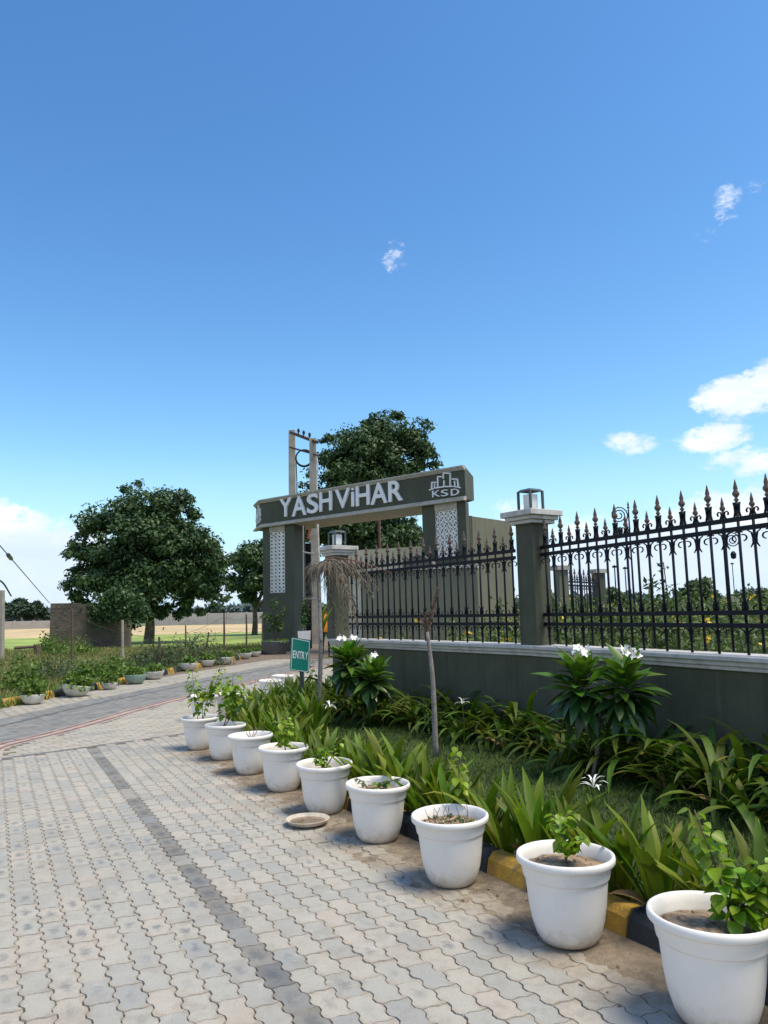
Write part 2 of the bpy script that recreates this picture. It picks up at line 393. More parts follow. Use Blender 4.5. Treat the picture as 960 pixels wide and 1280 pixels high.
def tinted(name, v, f, tint):
    me = mesh(name, v, f, PM)
    ca = me.attributes.new('tint', 'FLOAT_COLOR', 'POINT'); ca.data.foreach_set('color', list(tint+(1,))*len(v))
    uvl = me.uv_layers.new(name='UVMap')
    uvl.data.foreach_set('uv', [c for l in me.loops for c in (v[l.vertex_index][0]/PW_+.5, v[l.vertex_index][1]/PL_+.5)])
    return me
Lb0, Lb1 = Vector((-3.55, 9.27)), Vector((-1.83, 10.87))
def beyond(x, y):
    e = Lb1-Lb0; return ((x-Lb0.x)*e.y-(y-Lb0.y)*e.x) < 0
spots = []     # x, y, angle of the long side (rotation about z), tint, depth
def inframe(x, y, mx=300):
    if y < .8: return False
    px, py, z = project((x, y, 0)); return -mx < px < 960+mx and py < 1280+mx*1.5
darkcol = round((Vector((-.42, 3.37, 0))).dot(Gn)/PW_)
for i in range(-48, 60):                              # zone 1, the forecourt
    for j in range(-60, 30):
        p = Gn*(i*PW_) + Gu*(j*PL_ + (PL_/2 if i % 2 else 0))
        x, y = p.x, p.y
        if not inframe(x, y) or beyond(x, y) or side(KERB, x, y) > .02: continue
        ds = side(STRIPE, x, y)
        if ds < (-.17 if y < 8.5 else .17): continue
        t_ = (1., 1., 1.)
        if i == darkcol: k = rng.choice((.56, .63, .70, .80)); t_ = (k*.98, k, k*1.03)
        elif ds < .05 and y < 8.5: t_ = (.80, .44, .47)
        spots.append((x, y, math.atan2(Gu.y, Gu.x)-math.pi/2, t_, 1))
ang2 = math.atan2(Lb1.y-Lb0.y, Lb1.x-Lb0.x)
e2 = Vector((math.cos(ang2), math.sin(ang2))); n2 = Vector((-e2.y, e2.x))
for i in range(0, 190):                              # zone 2, beyond the dark line
    for j in range(-40, 110):
        p = Lb0 + n2*((i+.5)*PW_) + e2*(j*PL_+(PL_/2 if i % 2 else 0)); x, y = p
        if y > 33 or not inframe(x, y): continue
        if side(KERB, x, y) > .02 and y < 15.5: continue
        if x > -.6+(y-15)*.42 and y >= 15: continue
        if side(STRIPE, x, y) < .17: continue
        k = 1.0; t_ = (1.04, 1.02, .98)
        if i == 0: t_ = (.5, .52, .56)
        spots.append((x, y, ang2-math.pi/2, t_, 2))
# stripe courses and zone 3, the carriageway: courses follow the curve
def walk(poly, step):
    P = smooth_path([(x, y, 0) for x, y in poly], 8); out = []; acc = 0
    for a, b in zip(P[:-1], P[1:]):
        L = (b-a).length; d = (b-a)/L if L else None
        while acc < L: out.append((a+d*acc, d)); acc += step
        acc -= L
    return out
for k, (p, d) in enumerate(walk(STRIPE, PL_)):
    nrm = Vector((d.y, -d.x, 0))
    if p.y < 9.4: pass
    for c in range(-26, 2):
        q = p+nrm*((c-.0)*PW_)+d*(PL_/2 if c % 2 else 0)
        if not inframe(q.x, q.y, 300) or side(PLANT, q.x, q.y) < .05: continue
        if q.y < 8.5 and c > -1: continue
        if c == 0: t_ = (1.08, .93, .91)
        elif c in (1, -1): t_ = (1.0, .96, .94)
        elif c == -11: t_ = (.38, .40, .45)
        elif c > -16: u = rng.uniform(.60, .74); t_ = (u*.96, u, u*1.06)
        else: t_ = (.98, .97, .93)
        spots.append((q.x, q.y, math.atan2(d.y, d.x)-math.pi/2, t_, 3))
def vis(s):
    px, py, z = project((s[0], s[1], 0)); return z if (-5 < px < 965 and py < 1290) else 999
ordered = sorted(range(len(spots)), key=lambda k: vis(spots[k]))
singles = set(ordered[:300])
pv = bpy.data.objects.new('paving', None)
col.objects.link(pv); props(pv, kind='structure')
VR, FR = paver_geo(True, .0016, .0022); VS, FS = paver_geo(False, .0024, .002)
cache = {}
for k in singles:
    x, y, a, t_, zn = spots[k]
    key = tuple(round(c, 2) for c in t_)
    if key not in cache: cache[key] = tinted('paver', VR, FR, key)
    put('paver', cache[key], pv, (x+rng.uniform(-.001, .001), y+rng.uniform(-.001, .001), rng.uniform(-.0028, .0014)), (rng.uniform(-.013, .013), rng.uniform(-.018, .018), a+rng.uniform(-.014, .014)))
def joined(rich, keep, name):
    v0, f0 = (VR, FR) if rich else (VS, FS); v0 = np.array(v0); nv = len(v0)
    idx = [k for k in range(len(spots)) if k not in singles and keep(spots[k])]
    Vs, Rn, Tn, fl, tot = [], [], [], [], []
    fa = [i for f in f0 for i in f]; sizes = [len(f) for f in f0]
    for n_, k in enumerate(idx):
        x, y, a, t_, zn = spots[k]; c, s_ = math.cos(a), math.sin(a); v = v0.copy()
        z = v[:, 2]+rng.uniform(-.0015, .0012)+v[:, 0]*rng.uniform(-.014, .014)+v[:, 1]*rng.uniform(-.01, .01)
        Vs.append(np.stack([x+v[:, 0]*c-v[:, 1]*s_, y+v[:, 0]*s_+v[:, 1]*c, z], 1))
        Rn += [rng.random()]*nv; Tn += list(t_+(1,))*nv
    V = np.concatenate(Vs); m_ = len(idx)
    fi = (np.array(fa)[None, :]+(np.arange(m_)*nv)[:, None]).ravel()
    ls = np.cumsum([0]+sizes*m_)[:-1]
    me = bpy.data.meshes.new(name); me.vertices.add(len(V)); me.vertices.foreach_set('co', V.astype(np.float32).ravel())
    me.loops.add(len(fi)); me.loops.foreach_set('vertex_index', fi.astype(np.int32)); me.polygons.add(len(sizes)*m_)
    me.polygons.foreach_set('loop_start', np.array(ls, dtype=np.int32)); me.update(calc_edges=True)
    a = me.attributes.new('rnd', 'FLOAT', 'POINT'); a.data.foreach_set('value', Rn)
    a = me.attributes.new('tint', 'FLOAT_COLOR', 'POINT'); a.data.foreach_set('color', Tn)
    uvl = me.uv_layers.new(name='UVMap'); base = np.array([[v0[i][0]/PW_+.5, v0[i][1]/PL_+.5] for i in fa])
    uvl.data.foreach_set('uv', np.tile(base, (m_, 1)).astype(np.float32).ravel())
    me.materials.append(PM); me.shade_flat(); return props(put(name, me, pv), kind='stuff')
joined(True, lambda s: s[1] < 10.5 and s[4] == 1, 'pavers')
joined(False, lambda s: not (s[1] < 10.5 and s[4] == 1), 'distant_pavers')

# the two thin red edging courses of the curved stripe, laid flush and just proud of the blocks
redm = mat('red_edging', (.24, .075, .07), .85, var=.25, nscale=8, bump=.3, bscale=40, dirt=(.30, .22, .17), dscale=5, dlo=.5, dhi=.7)
for off in (-.085, .085):
    Pq = [(q, d) for q, d in walk(STRIPE, .2) if q.y > 8.3]; V = []
    for q, d in Pq:
        nrm = Vector((d.y, -d.x, 0))
        for u_ in (off-.019, off+.019): V.append(tuple(q+nrm*u_+Vector((0, 0, .004))))
    put('edging_course', mesh('edging_course', V, [(2*i, 2*i+1, 2*i+3, 2*i+2) for i in range(len(Pq)-1)], redm), pv)

# loose sand drifted against the kerb, thicker and thinner, the pavers show through
def drift():
    P = smooth_path([(x, y, 0) for x, y in KERB[:11]], 26); V = []; Fc = []; nx = 34
    for i, p in enumerate(P):
        d = (P[min(i+1, len(P)-1)]-P[max(i-1, 0)]).normalized(); nrm = Vector((-d.y, d.x, 0)) if d.y > 0 else Vector((d.y, -d.x, 0))
        for j in range(nx):
            u = j/(nx-1); q = p+nrm*(u*.62-.03)
            h = .5*math.sin(q.x*7.1+q.y*3.3)+.5*math.sin(q.x*-4.3+q.y*9.1)+.5*math.sin(q.x*17+q.y*13.7)+.35*math.sin(q.x*31-q.y*23)
            z = .011*(1-u)**1.5-.0085*u+.0034*h+rng.uniform(-.0012, .0012)
            if u > .9: z -= .012*(u-.9)*10
            V.append((q.x, q.y, z))
    for i in range(len(P)-1):
        for j in range(nx-1): Fc.append((i*nx+j, i*nx+j+1, (i+1)*nx+j+1, (i+1)*nx+j))
    o = put('sand_drift', mesh('sand_drift', V, Fc, mat('loose_sand', (.27, .215, .155), .95, var=.25, nscale=9, bump=.9, bscale=70, dirt=(.165, .13, .095), dscale=7, dlo=.45, dhi=.65), True))
    props(o, kind='stuff')
drift()

pl_ = []
for a_, b_ in zip(KERB[:10], KERB[1:11]):
    for _ in range(9):
        u_ = rng.random(); pl_.append((a_[0]+(b_[0]-a_[0])*u_-abs(rng.gauss(0, .22))-.02, a_[1]+(b_[1]-a_[1])*u_-rng.random()*.1, .006))
V, Fq = leaf_quads(np.array(pl_), nr.normal(size=(len(pl_), 3))*.3+[0, 0, 1], .03*nr.uniform(.4, 1.2, len(pl_)), .5)
props(put('leaf_litter', fast_mesh('leaf_litter', V, Fq, mat('litter', (.14, .09, .05), .9, var=.4, nscale=5))), 'dry leaf scraps lying on the pavers along the kerb', 'leaf litter', kind='stuff')

# lawn and planting bed between kerb and wall
soilm = mat('bed_soil', (.10, .075, .045), .95, var=.3, nscale=8, bump=.9, bscale=40)
bed = [(x+.06, y+.03) for x, y in KERB] + [(-.9, 14.6), (-.85, 12.9)] + [(WC.x-.15, WC.y-.2), (WB.x-.1, WB.y-.2), (WA.x, WA.y), (WZ.x, WZ.y)]
sheet('planting_bed', bed, .045, soilm)
def inpoly(x, y, P):
    c = False; j = len(P)-1
    for i in range(len(P)):
        if (P[i][1] > y) != (P[j][1] > y) and x < (P[j][0]-P[i][0])*(y-P[i][1])/(P[j][1]-P[i][1])+P[i][0]: c = not c
        j = i
    return c
def blades(name, pts, h0, h1, wd, mt, lean=.5, z=0., nb=3):
    n = len(pts)*nb; P = np.repeat(np.array(pts), nb, axis=0); P = P+nr.normal(size=P.shape)*.012
    a = nr.rand(n)*6.283; h = h0+(h1-h0)*nr.rand(n); ln = lean*nr.rand(n)*h; dx, dy = np.cos(a), np.sin(a)
    base = np.stack([P[:, 0], P[:, 1], np.full(n, z)], 1) if P.shape[1] == 2 else P
    sx = np.stack([-dy, dx, np.zeros(n)], 1)*wd*.5
    mid = base+np.stack([dx*ln*.35, dy*ln*.35, h*.6], 1); tip = base+np.stack([dx*ln, dy*ln, h], 1)
    V = np.stack([base-sx, base+sx, mid+sx*.8, mid-sx*.8, tip+sx*.1, tip-sx*.1], 1).reshape(-1, 3)
    i0 = np.arange(n)*6; Fq = np.concatenate([np.stack([i0, i0+1, i0+2, i0+3], 1), np.stack([i0+3, i0+2, i0+4, i0+5], 1)])
    r = nr.rand(n); o = put(name, fast_mesh(name, V, Fq, mt, np.concatenate([r, r])))
    return o
lawnm = leafmass_mat('lawn_blades', (.038, .080, .010), (.068, .125, .016), (.125, .17, .034), .7, .15)
pts = []
while len(pts) < 30000:
    y = 3+10.5*rng.random()**1.25; x = rng.uniform(-2, 4.2)
    if inpoly(x, y, bed) and side(KERB, x, y) > .30: pts.append((x, y))
props(blades('lawn_grass', pts, .012, .045, .005, lawnm, 1.4, .05), 'short dark green lawn grass between the kerb and the wall', 'grass', kind='stuff')
sheet('lawn_soil', [(x*1+.3, y+.16) for x, y in KERB[1:12]] + [(-.9, 12.4)] + [(WC.x-.3, WC.y-.4), (WB.x-.35, WB.y-.3), (WA.x-.3, WA.y-.2)], .050, mat('turf', (.032, .05, .012), .95, var=.4, nscale=6, bump=.9, bscale=60, dirt=(.05, .045, .022), dscale=4, dlo=.55, dhi=.7))

# kerb: single blocks, painted black and yellow in turn
ky = mat('kerb_yellow_paint', (.44, .265, .04), .75, var=.25, nscale=12, bump=.45, bscale=50, dirt=(.20, .155, .10), dscale=10, dlo=.46, dhi=.72)
kb = mat('kerb_black_paint', (.018, .022, .030), .6, var=.3, nscale=9, bump=.35, bscale=50, dirt=(.15, .13, .10), dscale=11, dlo=.60, dhi=.85)
def kerb(line, name, label, step, flip, hh=.12, first=0, leftside=False):
    k_ = thing(name, label, 'kerb')
    for n_, (p, d) in enumerate(walk(line, step)):
        if not inframe(p.x+d.x*.2, p.y+d.y*.2, 320): continue
        nrm = Vector((d.y, -d.x, 0))*(-1 if leftside else 1)
        b = MB(); L = step-.006; prof = [(0, -.012), (.025, hh*.72), (.055, hh), (.13, hh), (.13, -.012)]
        v = [];
        for e_ in (0.003, L):
            for u, z in prof: v.append(tuple(d*e_+nrm*u+Vector((0, 0, z))))
        q = len(prof); f = [(i, i+1, q+i+1, q+i) for i in range(q-1)]+[tuple(range(q)), tuple(reversed(range(q, 2*q)))]
        if not leftside: f = [tuple(reversed(x_)) for x_ in f]
        b.add(v, f); o = b.build('kerb_stone', ky if (n_+flip) % 2 else kb, k_, loc=p)
        md = o.modifiers.new('bevel', 'BEVEL'); md.width = .006; md.segments = 2
kerb(KERB, 'painted_kerb', 'black and yellow painted kerb behind the row of white pots', .345, 1)
kerb(PLANT, 'painted_kerb', 'weathered yellow and black kerb behind the bowl planters across the road', .5, 0, .13, leftside=True)

# ------------------------------------------------------------------ boundary wall with fence
olive = mat('olive_paint', (.068, .076, .045), .75, var=.12, nscale=2.5, bump=.25, bscale=25, dirt=(.056, .053, .038), dscale=1.2, streak=.7, splash=(.45, (.11, .085, .06), 4, .7))
white = mat('white_trim_paint', (.50, .49, .46), .6, var=.1, nscale=5, bump=.15, bscale=30, dirt=(.33, .31, .27), dscale=3.5, dlo=.48, dhi=.75, streak=.45)
iron = mat('black_iron', (.005, .007, .013), .6, .25, var=.3, nscale=20, bump=.1, bscale=60)
bronze = mat('bronze_tip', (.13, .085, .07), .45, var=.3, nscale=30, metallic=.5)
HC = 1.09
def section(A, B, name, label, lift=0.):
    w_ = thing(name, label, 'wall'); d = (B-A).normalized(); L = (B-A).length; nrm = Vector((-d.y, d.x, 0))
    if nrm.dot(Vector((0, -1, 0))) < 0: nrm = -nrm
    a = math.atan2(d.y, d.x)
    def bx(nm, t0, t1, z0, z1, mt):
        b = MB(); q = [A+nrm*t0, B+nrm*t0, B+nrm*t1, A+nrm*t1]
        if (q[1]-q[0]).cross(q[2]-q[1]).z < 0: q.reverse()
        b.hexa([(p.x, p.y, z0) for p in q], [(p.x, p.y, z1+lift) for p in q]); o = b.build(nm, mt, w_)
        md = o.modifiers.new('bevel', 'BEVEL'); md.width = .005; md.segments = 1
    bx('masonry', -.11, .11, -.05, HC-.118, olive)
    bx('coping_course', -.145, .145, HC-.118, HC-.082, white)
    bx('coping_course', -.17, .17, HC-.082, HC-.04, white)
    bx('coping_slab', -.205, .205, HC-.04, HC, white)
    return w_
dAB = (WB-WA).normalized(); dBC = (WC-WB).normalized()
section(WZ, WB+(WB-WA).normalized()*.09, 'boundary_wall', 'dark olive low wall with white coping to the right of the lantern pillar')
section(WB-dBC*.06, WC+dBC*.20, 'boundary_wall', 'dark olive low wall with white coping between the two lantern pillars', .003)

# bars: mesh shared by all
def arc(cx, cz, r, a0, a1, n=8): return [(cx+r*math.cos(R(a0+(a1-a0)*i/n)), 0, cz+r*math.sin(R(a0+(a1-a0)*i/n))) for i in range(n+1)]
ZT, ZT2, ZB, ZB2 = 1.10, 1.02, .34, .235     # rail heights above the coping
def leafspear(z0, s):
    prof = [(.004, 0), (.016, .02), (.007, .035), (.02, .06), (.022, .075), (.011, .10), (.014, .115), (.002, .19)]
    b = MB(); b.lathe([(r*s, z*s) for r, z in prof], 6, (0, 0, z0)); return b
tall_m = MB().tube([(0, 0, 0), (0, 0, ZT+.1)], .0085, 6).tube([(0, 0, ZT+.1), (0, 0, ZT+.15)], [.012, .016], 6)
short_m = MB().tube([(0, 0, .03), (0, 0, ZT+.06)], .0085, 6)
P_ = .148
def scrolls_tall():
    b = MB()
    for s in (1, -1):
        b.tube([(s*x, y, z) for x, y, z in [(.045, 0, ZT+.012), (.024, 0, ZT+.03), (.013, 0, ZT+.07), (.018, 0, ZT+.12), (.026, 0, ZT+.15)]], [.005, .007, .009, .007, .005], 5)
        # below the rails, curl under the lower top rail, and above the lower rails
        b.tube([(s*x, 0, z) for x, _, z in arc(.027, ZT2-.066, .026, 110, -80, 8)][::1], .0055, 5)
        b.tube([(s*x, 0, z) for x, _, z in [(.0, 0, ZT2-.012), (.026, 0, ZT2-.018)]], .006, 5)
        b.tube([(s*x, 0, z) for x, _, z in [(.004, 0, ZB-.01), (.02, 0, ZB+.05), (.014, 0, ZB+.09), (.034, 0, ZB+.125)]], [.006, .007, .006, .003], 5)
        b.tube([(s*x, 0, z) for x, _, z in [(.05, 0, ZB2-.012), (.02, 0, ZB2-.03), (.008, 0, ZB2-.07), (.008, 0, ZB2-.11), (.022, 0, ZB2-.135)]], [.005, .006, .007, .006, .004], 5)
    return b
def scrolls_short():
    b = MB()
    for s in (1, -1):
        b.tube([(s*x, 0, z) for x, _, z in [(.048, 0, ZT+.012), (.022, 0, ZT+.03), (.010, 0, ZT+.06), (.016, 0, ZT+.085), (.032, 0, ZT+.09), (.043, 0, ZT+.075), (.037, 0, ZT+.055)]], [.005, .006, .007, .006, .006, .006, .006], 5)
        b.tube([(s*x, 0, z) for x, _, z in [(.046, 0, ZT2-.012), (.022, 0, ZT2-.03), (.010, 0, ZT2-.075), (.012, 0, ZT2-.115), (.032, 0, ZT2-.15)]], [.005, .006, .009, .007, .004], 5)
        b.tube([(s*x, 0, z) for x, _, z in arc(.026, ZB+.046, .024, -110, 90, 8)], .005, 5)
        b.tube([(s*x, 0, z) for x, _, z in arc(.025, ZB2-.05, .023, 110, -70, 7)], .005, 5)
    return b
for b_, c_ in ((tall_m, scrolls_tall()), (short_m, scrolls_short())): b_.add(c_.v, c_.f)
ME = {k: mesh(k, b.v, b.f, mt, True) for k, b, mt in (('tall_bar', tall_m, iron), ('short_bar', short_m, iron), ('tall_finial', leafspear(ZT+.15, 1.0), bronze),
      ('short_finial', leafspear(ZT+.06, .8), bronze))}
def fence(A, B, name, label, z0=HC, start=.1, ph=0, group=None, lod=False):
    f_ = thing(name, label, 'fence', group=group); d = (B-A).normalized(); L = (B-A).length; a = math.atan2(d.y, d.x)
    for z in (ZT, ZT2, ZB, ZB2):
        b = MB(); b.box((L/2, 0, z), (L, .03, .038)); o = b.build('rail', iron, f_, loc=A+Vector((0, 0, z0)), rot=(0, 0, a))
    n = int((L-start)/P_)+1
    for i in range(n):
        p = A+d*(start+i*P_)+Vector((0, 0, z0-.01))
        if p.y < .5 or not -260 < project(p)[0] < 1300: continue
        k = 'tall' if (i+ph) % 2 == 0 else 'short'
        br = put('bar', ME[k+'_bar'], f_, p, (0, 0, a), (1.35, 1.45, 1))
        put('finial', ME[k+'_finial'], br)
    return f_
# positions of the bars follow the photograph: a tall bar stands at pixel column 921.6
s_t = wall_hit(921.6, 640, WB, WZ)[0]; ph_ = s_t % (2*P_)
fence(WB, WZ, 'iron_fence', 'black iron fence with bronze spear tips right of the lantern pillar', start=ph_+2*P_ if ph_ < .06 else ph_, ph=0)
s0, s1 = WB+dBC*.30, WC-dBC*.17
fence(s0, s1, 'iron_fence', 'black iron fence with bronze spear tips between the two lantern pillars', start=.05, ph=0)

lampgrey = mat('lantern_frame', (.05, .07, .07), .4, var=.15, nscale=8)
frosted = mat('frosted_glass', (.75, .76, .76), .35)
def pillar(c, a, label, zt=2.47, sz=.262, lamp=True, z0=HC-.03):
    t_ = thing('lantern_pillar', label, 'pillar', (c[0], c[1], 0), a)
    MB().box((0, 0, (z0+zt)/2), (sz, sz, zt-z0)).build('shaft', olive, t_)
    for k, (e, h0, h1) in enumerate(((.05, -.002, .04), (.10, .04, .085), (.16, .085, .15))):
        o = MB().box((0, 0, zt+(h0+h1)/2), (sz+.05+e*2*.62, sz+.05+e*2*.62, h1-h0)).build('capital_course' if k < 2 else 'cap', white, t_)
        md = o.modifiers.new('bevel', 'BEVEL'); md.width = .005
    # lantern stands on the cap
    if lamp:
        l = thing('pillar_lantern', 'grey framed box lantern on top of the '+('tall nearer pillar right of the gate' if c[0] > 1 else 'farther pillar under the gate beam'), 'lantern', (c[0], c[1], zt+.15), a, 'box lanterns on the wall pillars')
        q = .098; H_ = .235
        for sx in (1, -1):
            for sy in (1, -1): MB().box((sx*q, sy*q, H_/2), (.024, .024, H_)).build('corner_post', lampgrey, l)
        MB().box((0, 0, .012), (.225, .225, .024)).build('base_plate', lampgrey, l)
        b = MB(); b.hexa([(-.112, -.112, H_), (.112, -.112, H_), (.112, .112, H_), (-.112, .112, H_)], [(-.08, -.08, H_+.028), (.08, -.08, H_+.028), (.08, .08, H_+.028), (-.08, .08, H_+.028)]); b.build('roof', lampgrey, l)
        MB().box((0, 0, .115), (.115, .115, .17)).build('diffuser', frosted, l)
    return t_
pillar(WB-dBC*.05+Vector((-.035, 0, 0)), math.atan2(dBC.y, dBC.x), 'tall dark olive pillar with white cap and box lantern, nearest the camera')
pillar(WC+dBC*.13+Vector((-.03, 0, 0)), math.atan2(dBC.y, dBC.x), 'dark olive pillar with white cap and box lantern seen below the gate beam', zt=2.43)

# ------------------------------------------------------------------ gate
GA, GB = Vector((2.80, 26, 0)), Vector((-5.30, 33, 0))        # right and left end of the front face
gx = (GB-GA).normalized(); GL = (GB-GA).length; gd = Vector((.24, .97, 0)).normalized(); gnrm = Vector((-gx.y, gx.x, 0))
if gnrm.y > 0: gnrm = -gnrm
golive = mat('gate_olive_paint', (.064, .072, .045), .75, var=.12, nscale=1.2, bump=.15, bscale=12, dirt=(.052, .050, .038), dscale=.7, streak=.5)
gbeige = mat('gate_cream_trim', (.42, .40, .35), .7, var=.08, nscale=3, bump=.1, bscale=12, dirt=(.27, .25, .21), dscale=1.6, dlo=.5, dhi=.75, streak=.5)
letterm = mat('white_sign_letters', (.80, .80, .80), .4, var=.05, nscale=3)
def G(s, t, z): p = GA+gx*s+gd*t; return (p.x, p.y, z)
gate = thing('entrance_gate', 'dark olive entrance gate with cream cornices, lattice panels and white raised lettering', 'gate')
Z0, Z1 = 5.26, 6.42; DT = 2.3; LC = pt(320, 640, 34.5)
pl = [(*G(0, 0, 0)[:2],), (*G(GL, 0, 0)[:2],), (LC.x, LC.y), (*G(GL+.2, DT, 0)[:2],), (*G(0, DT, 0)[:2],)]
n = len(pl); b = MB()
pin = G(1.6, DT, 0); pts_b = pl[:4]+[pin[:2], pl[4]]; n = 6
zb = [Z0, Z0, Z0, Z0, Z0, Z0+.27]
b.add([(x, y, z) for (x, y), z in zip(pts_b, zb)]+[(x, y, Z1) for x, y in pts_b], [tuple(range(5)), (0, 4, 5)]+[tuple(reversed(range(6, 12)))]+[(i, (i+1) % 6, 6+(i+1) % 6, 6+i)[::-1] for i in range(6)])
b.build('beam', golive, gate)
# cream soffit below the beam, between the ends
MB().hexa([G(GL-.1, .12, Z0-.03), G(1.75, .12, Z0-.03), G(1.75, DT-.05, Z0-.03), G(GL-.1, DT-.05, Z0-.03)], [G(GL-.1, .12, Z0-.002), G(1.75, .12, Z0-.002), G(1.75, DT-.05, Z0-.002), G(GL-.1, DT-.05, Z0-.002)]).build('soffit', gbeige, gate)
def cornice(zlo, steps, nm):
    """stepped band that runs along the front and round the left corner"""
    for pr, z0, z1 in steps:
        c1 = Vector(G(0, 0, 0)); c2 = Vector(G(GL, 0, 0)); c3 = Vector((LC.x, LC.y, 0))
        n1 = gnrm; d2 = (c3-c2).normalized(); n2_ = Vector((-d2.y, d2.x, 0)); n2_ = n2_ if n2_.x < 0 else -n2_
        o1, o2, o3 = c1+n1*pr, c2+(n1+n2_).normalized()*pr*1.08, c3+n2_*pr
        i1, i2, i3 = c1-n1*.05, c2-(n1+n2_).normalized()*.05, c3-n2_*.05
        b = MB(); Q = [o1, o2, o3, i3, i2, i1]
        b.add([(q.x, q.y, z0) for q in Q]+[(q.x, q.y, z1) for q in Q], [(0, 1, 4, 5), (1, 2, 3, 4), (11, 10, 7, 6), (10, 9, 8, 7)]+[(i, (i+1) % 6, 6+(i+1) % 6, 6+i)[::-1] for i in range(6)])
        b.build(nm, gbeige, gate)
cornice(Z1, [(.05, Z1-.13, Z1-.085), (.09, Z1-.085, Z1-.04), (.13, Z1-.04, Z1+.012)], 'top_cornice')
cornice(Z0, [(.05, Z0+.07, Z0+.11), (.09, Z0+.03, Z0+.07), (.13, Z0-.035, Z0+.03)], 'bottom_cornice')
def gs(px): return wall_hit(px, 650, GA, GB)[0]
def gpillar(p0, p1, l0, l1, lz0, depth, nm, nc=5, fret=True):
    """front from pixel column p0 (left) to p1 (right) with a lattice between l0 and l1"""
    a, bb = gs(p0), gs(p1); la, lb = gs(l0), gs(l1)
    b = MB()
    def blk(s0, s1, t0, t1, z0, z1): b.hexa([G(s1, t0, z0), G(s0, t0, z0), G(s0, t1, z0), G(s1, t1, z0)][::-1], [G(s1, t0, z1), G(s0, t0, z1), G(s0, t1, z1), G(s1, t1, z1)][::-1])
    blk(bb, a, .25, depth, -.05, Z0-.03)
    blk(la, a, .12, .25, -.05, Z0-.03); blk(bb, lb, .12, .25, -.05, Z0-.03); blk(lb, la, .12, .25, -.05, lz0)
    b.build('pillar', golive, gate)
    # cream frieze above the lattice
    b2 = MB(); b2.hexa([G(la, .10, Z0-.26), G(lb, .10, Z0-.26), G(lb, .25, Z0-.26), G(la, .25, Z0-.26)], [G(la, .10, Z0-.031), G(lb, .10, Z0-.031), G(lb, .25, Z0-.031), G(la, .25, Z0-.031)]); b2.build('frieze', gbeige, gate)
    lat = MB(); H_ = Z0-.26-lz0; W_ = la-lb; nrw = int(H_/(W_/nc)*(1 if fret else 1.6)); cw = W_/nc; ch = H_/nrw
    def bar(s0, z0, s1, z1, wd):
        v = Vector((s1-s0, z1-z0)); v.normalize(); q = Vector((-v.y, v.x))*wd/2
        c = [(s0+q.x, z0+q.y), (s1+q.x, z1+q.y), (s1-q.x, z1-q.y), (s0-q.x, z0-q.y)]
        lat.add([G(s, .155, z) for s, z in c]+[G(s, .20, z) for s, z in c], [(0, 1, 2, 3), (7, 6, 5, 4), (0, 4, 5, 1), (1, 5, 6, 2), (2, 6, 7, 3), (3, 7, 4, 0)])
    for i in range(nc+1): bar(lb+i*cw, lz0, lb+i*cw, lz0+H_, cw*(.42 if fret else .56))
    for j in range(nrw+1): bar(lb, lz0+j*ch, la, lz0+j*ch, ch*(.42 if fret else .56))
    for i in range(nc):
        for j in range(nrw):
            if not fret: continue
            if (i+j) % 2: bar(lb+i*cw, lz0+j*ch, lb+(i+1)*cw, lz0+(j+1)*ch, cw*.2)
            else: bar(lb+(i+1)*cw, lz0+j*ch, lb+i*cw, lz0+(j+1)*ch, cw*.2)
    lat.build('lattice_panel', mat('white_lattice', (.80, .79, .74), .6, var=.08, nscale=3), gate)
zl = wall_hit(345, 741, GA, GB)[1]; zr = wall_hit(557, 697, GA, GB)[1]
gpillar(327, 366, 335.5, 354.5, zl, 1.5, 'left', 4, False); gpillar(527, 582, 543, 571, zr, .9, 'right', 5)

def text_mesh(ch, off):
    cu = bpy.data.curves.new('t', 'FONT'); cu.body = ch; cu.size = 1; cu.extrude = .03; cu.offset = off; cu.resolution_u = 5
    o = bpy.data.objects.new('t', cu); col.objects.link(o); dg = bpy.context.evaluated_depsgraph_get()
    me = bpy.data.meshes.new_from_object(o.evaluated_get(dg)); bpy.data.objects.remove(o); return me
def glyph(ch, x0, x1, y0, y1, origin, ex, ey, ez, parent, name, mt, off=.02, depth=1.):
    """fit one character into the rectangle x0..x1, y0..y1 of the plane at origin with axes ex, ey"""
    me = text_mesh(ch, off); co = np.empty(len(me.vertices)*3); me.vertices.foreach_get('co', co); co = co.reshape(-1, 3)
    mn, mx = co.min(0), co.max(0); s = (co-mn)/np.maximum(mx-mn, 1e-6)
    X_ = x0+s[:, 0]*(x1-x0); Y_ = y0+s[:, 1]*(y1-y0); Z_ = s[:, 2]*depth
    o_, a, b_, c_ = (np.array(v) for v in (origin, ex, ey, ez))
    W = o_+X_[:, None]*a+Y_[:, None]*b_+Z_[:, None]*c_
    me.vertices.foreach_set('co', W.ravel()); me.materials.clear(); me.materials.append(mt); me.update()
    return put(name, me, parent)
rx = -gx
def gplane(px, py): s, z = wall_hit(px, py, GA, GB); return -s, z
for ch, a, c, yt, yb in (('Y', 350.4, 366, 622.5, 646), ('A', 366, 384.2, 620.2, 644.8), ('S', 384.8, 399, 617, 641.8), ('H', 400.4, 416, 613, 639), ('V', 420, 439, 611, 635.5),
                         ('I', 440.4, 443.8, 615, 633.3), ('H', 446, 463.2, 606.3, 632), ('A', 464.4, 485.4, 603.3, 630), ('R', 486.8, 504.6, 600.6, 626.6)):
    mid = (a+c)/2; z1 = gplane(mid, yt)[1]; z0 = gplane(mid, yb)[1]
    glyph(ch, gplane(a, 620)[0], gplane(c, 620)[0], z0, z1, GA, rx, Vector((0, 0, 1)), gnrm, gate, 'letter', letterm, .018, .07)
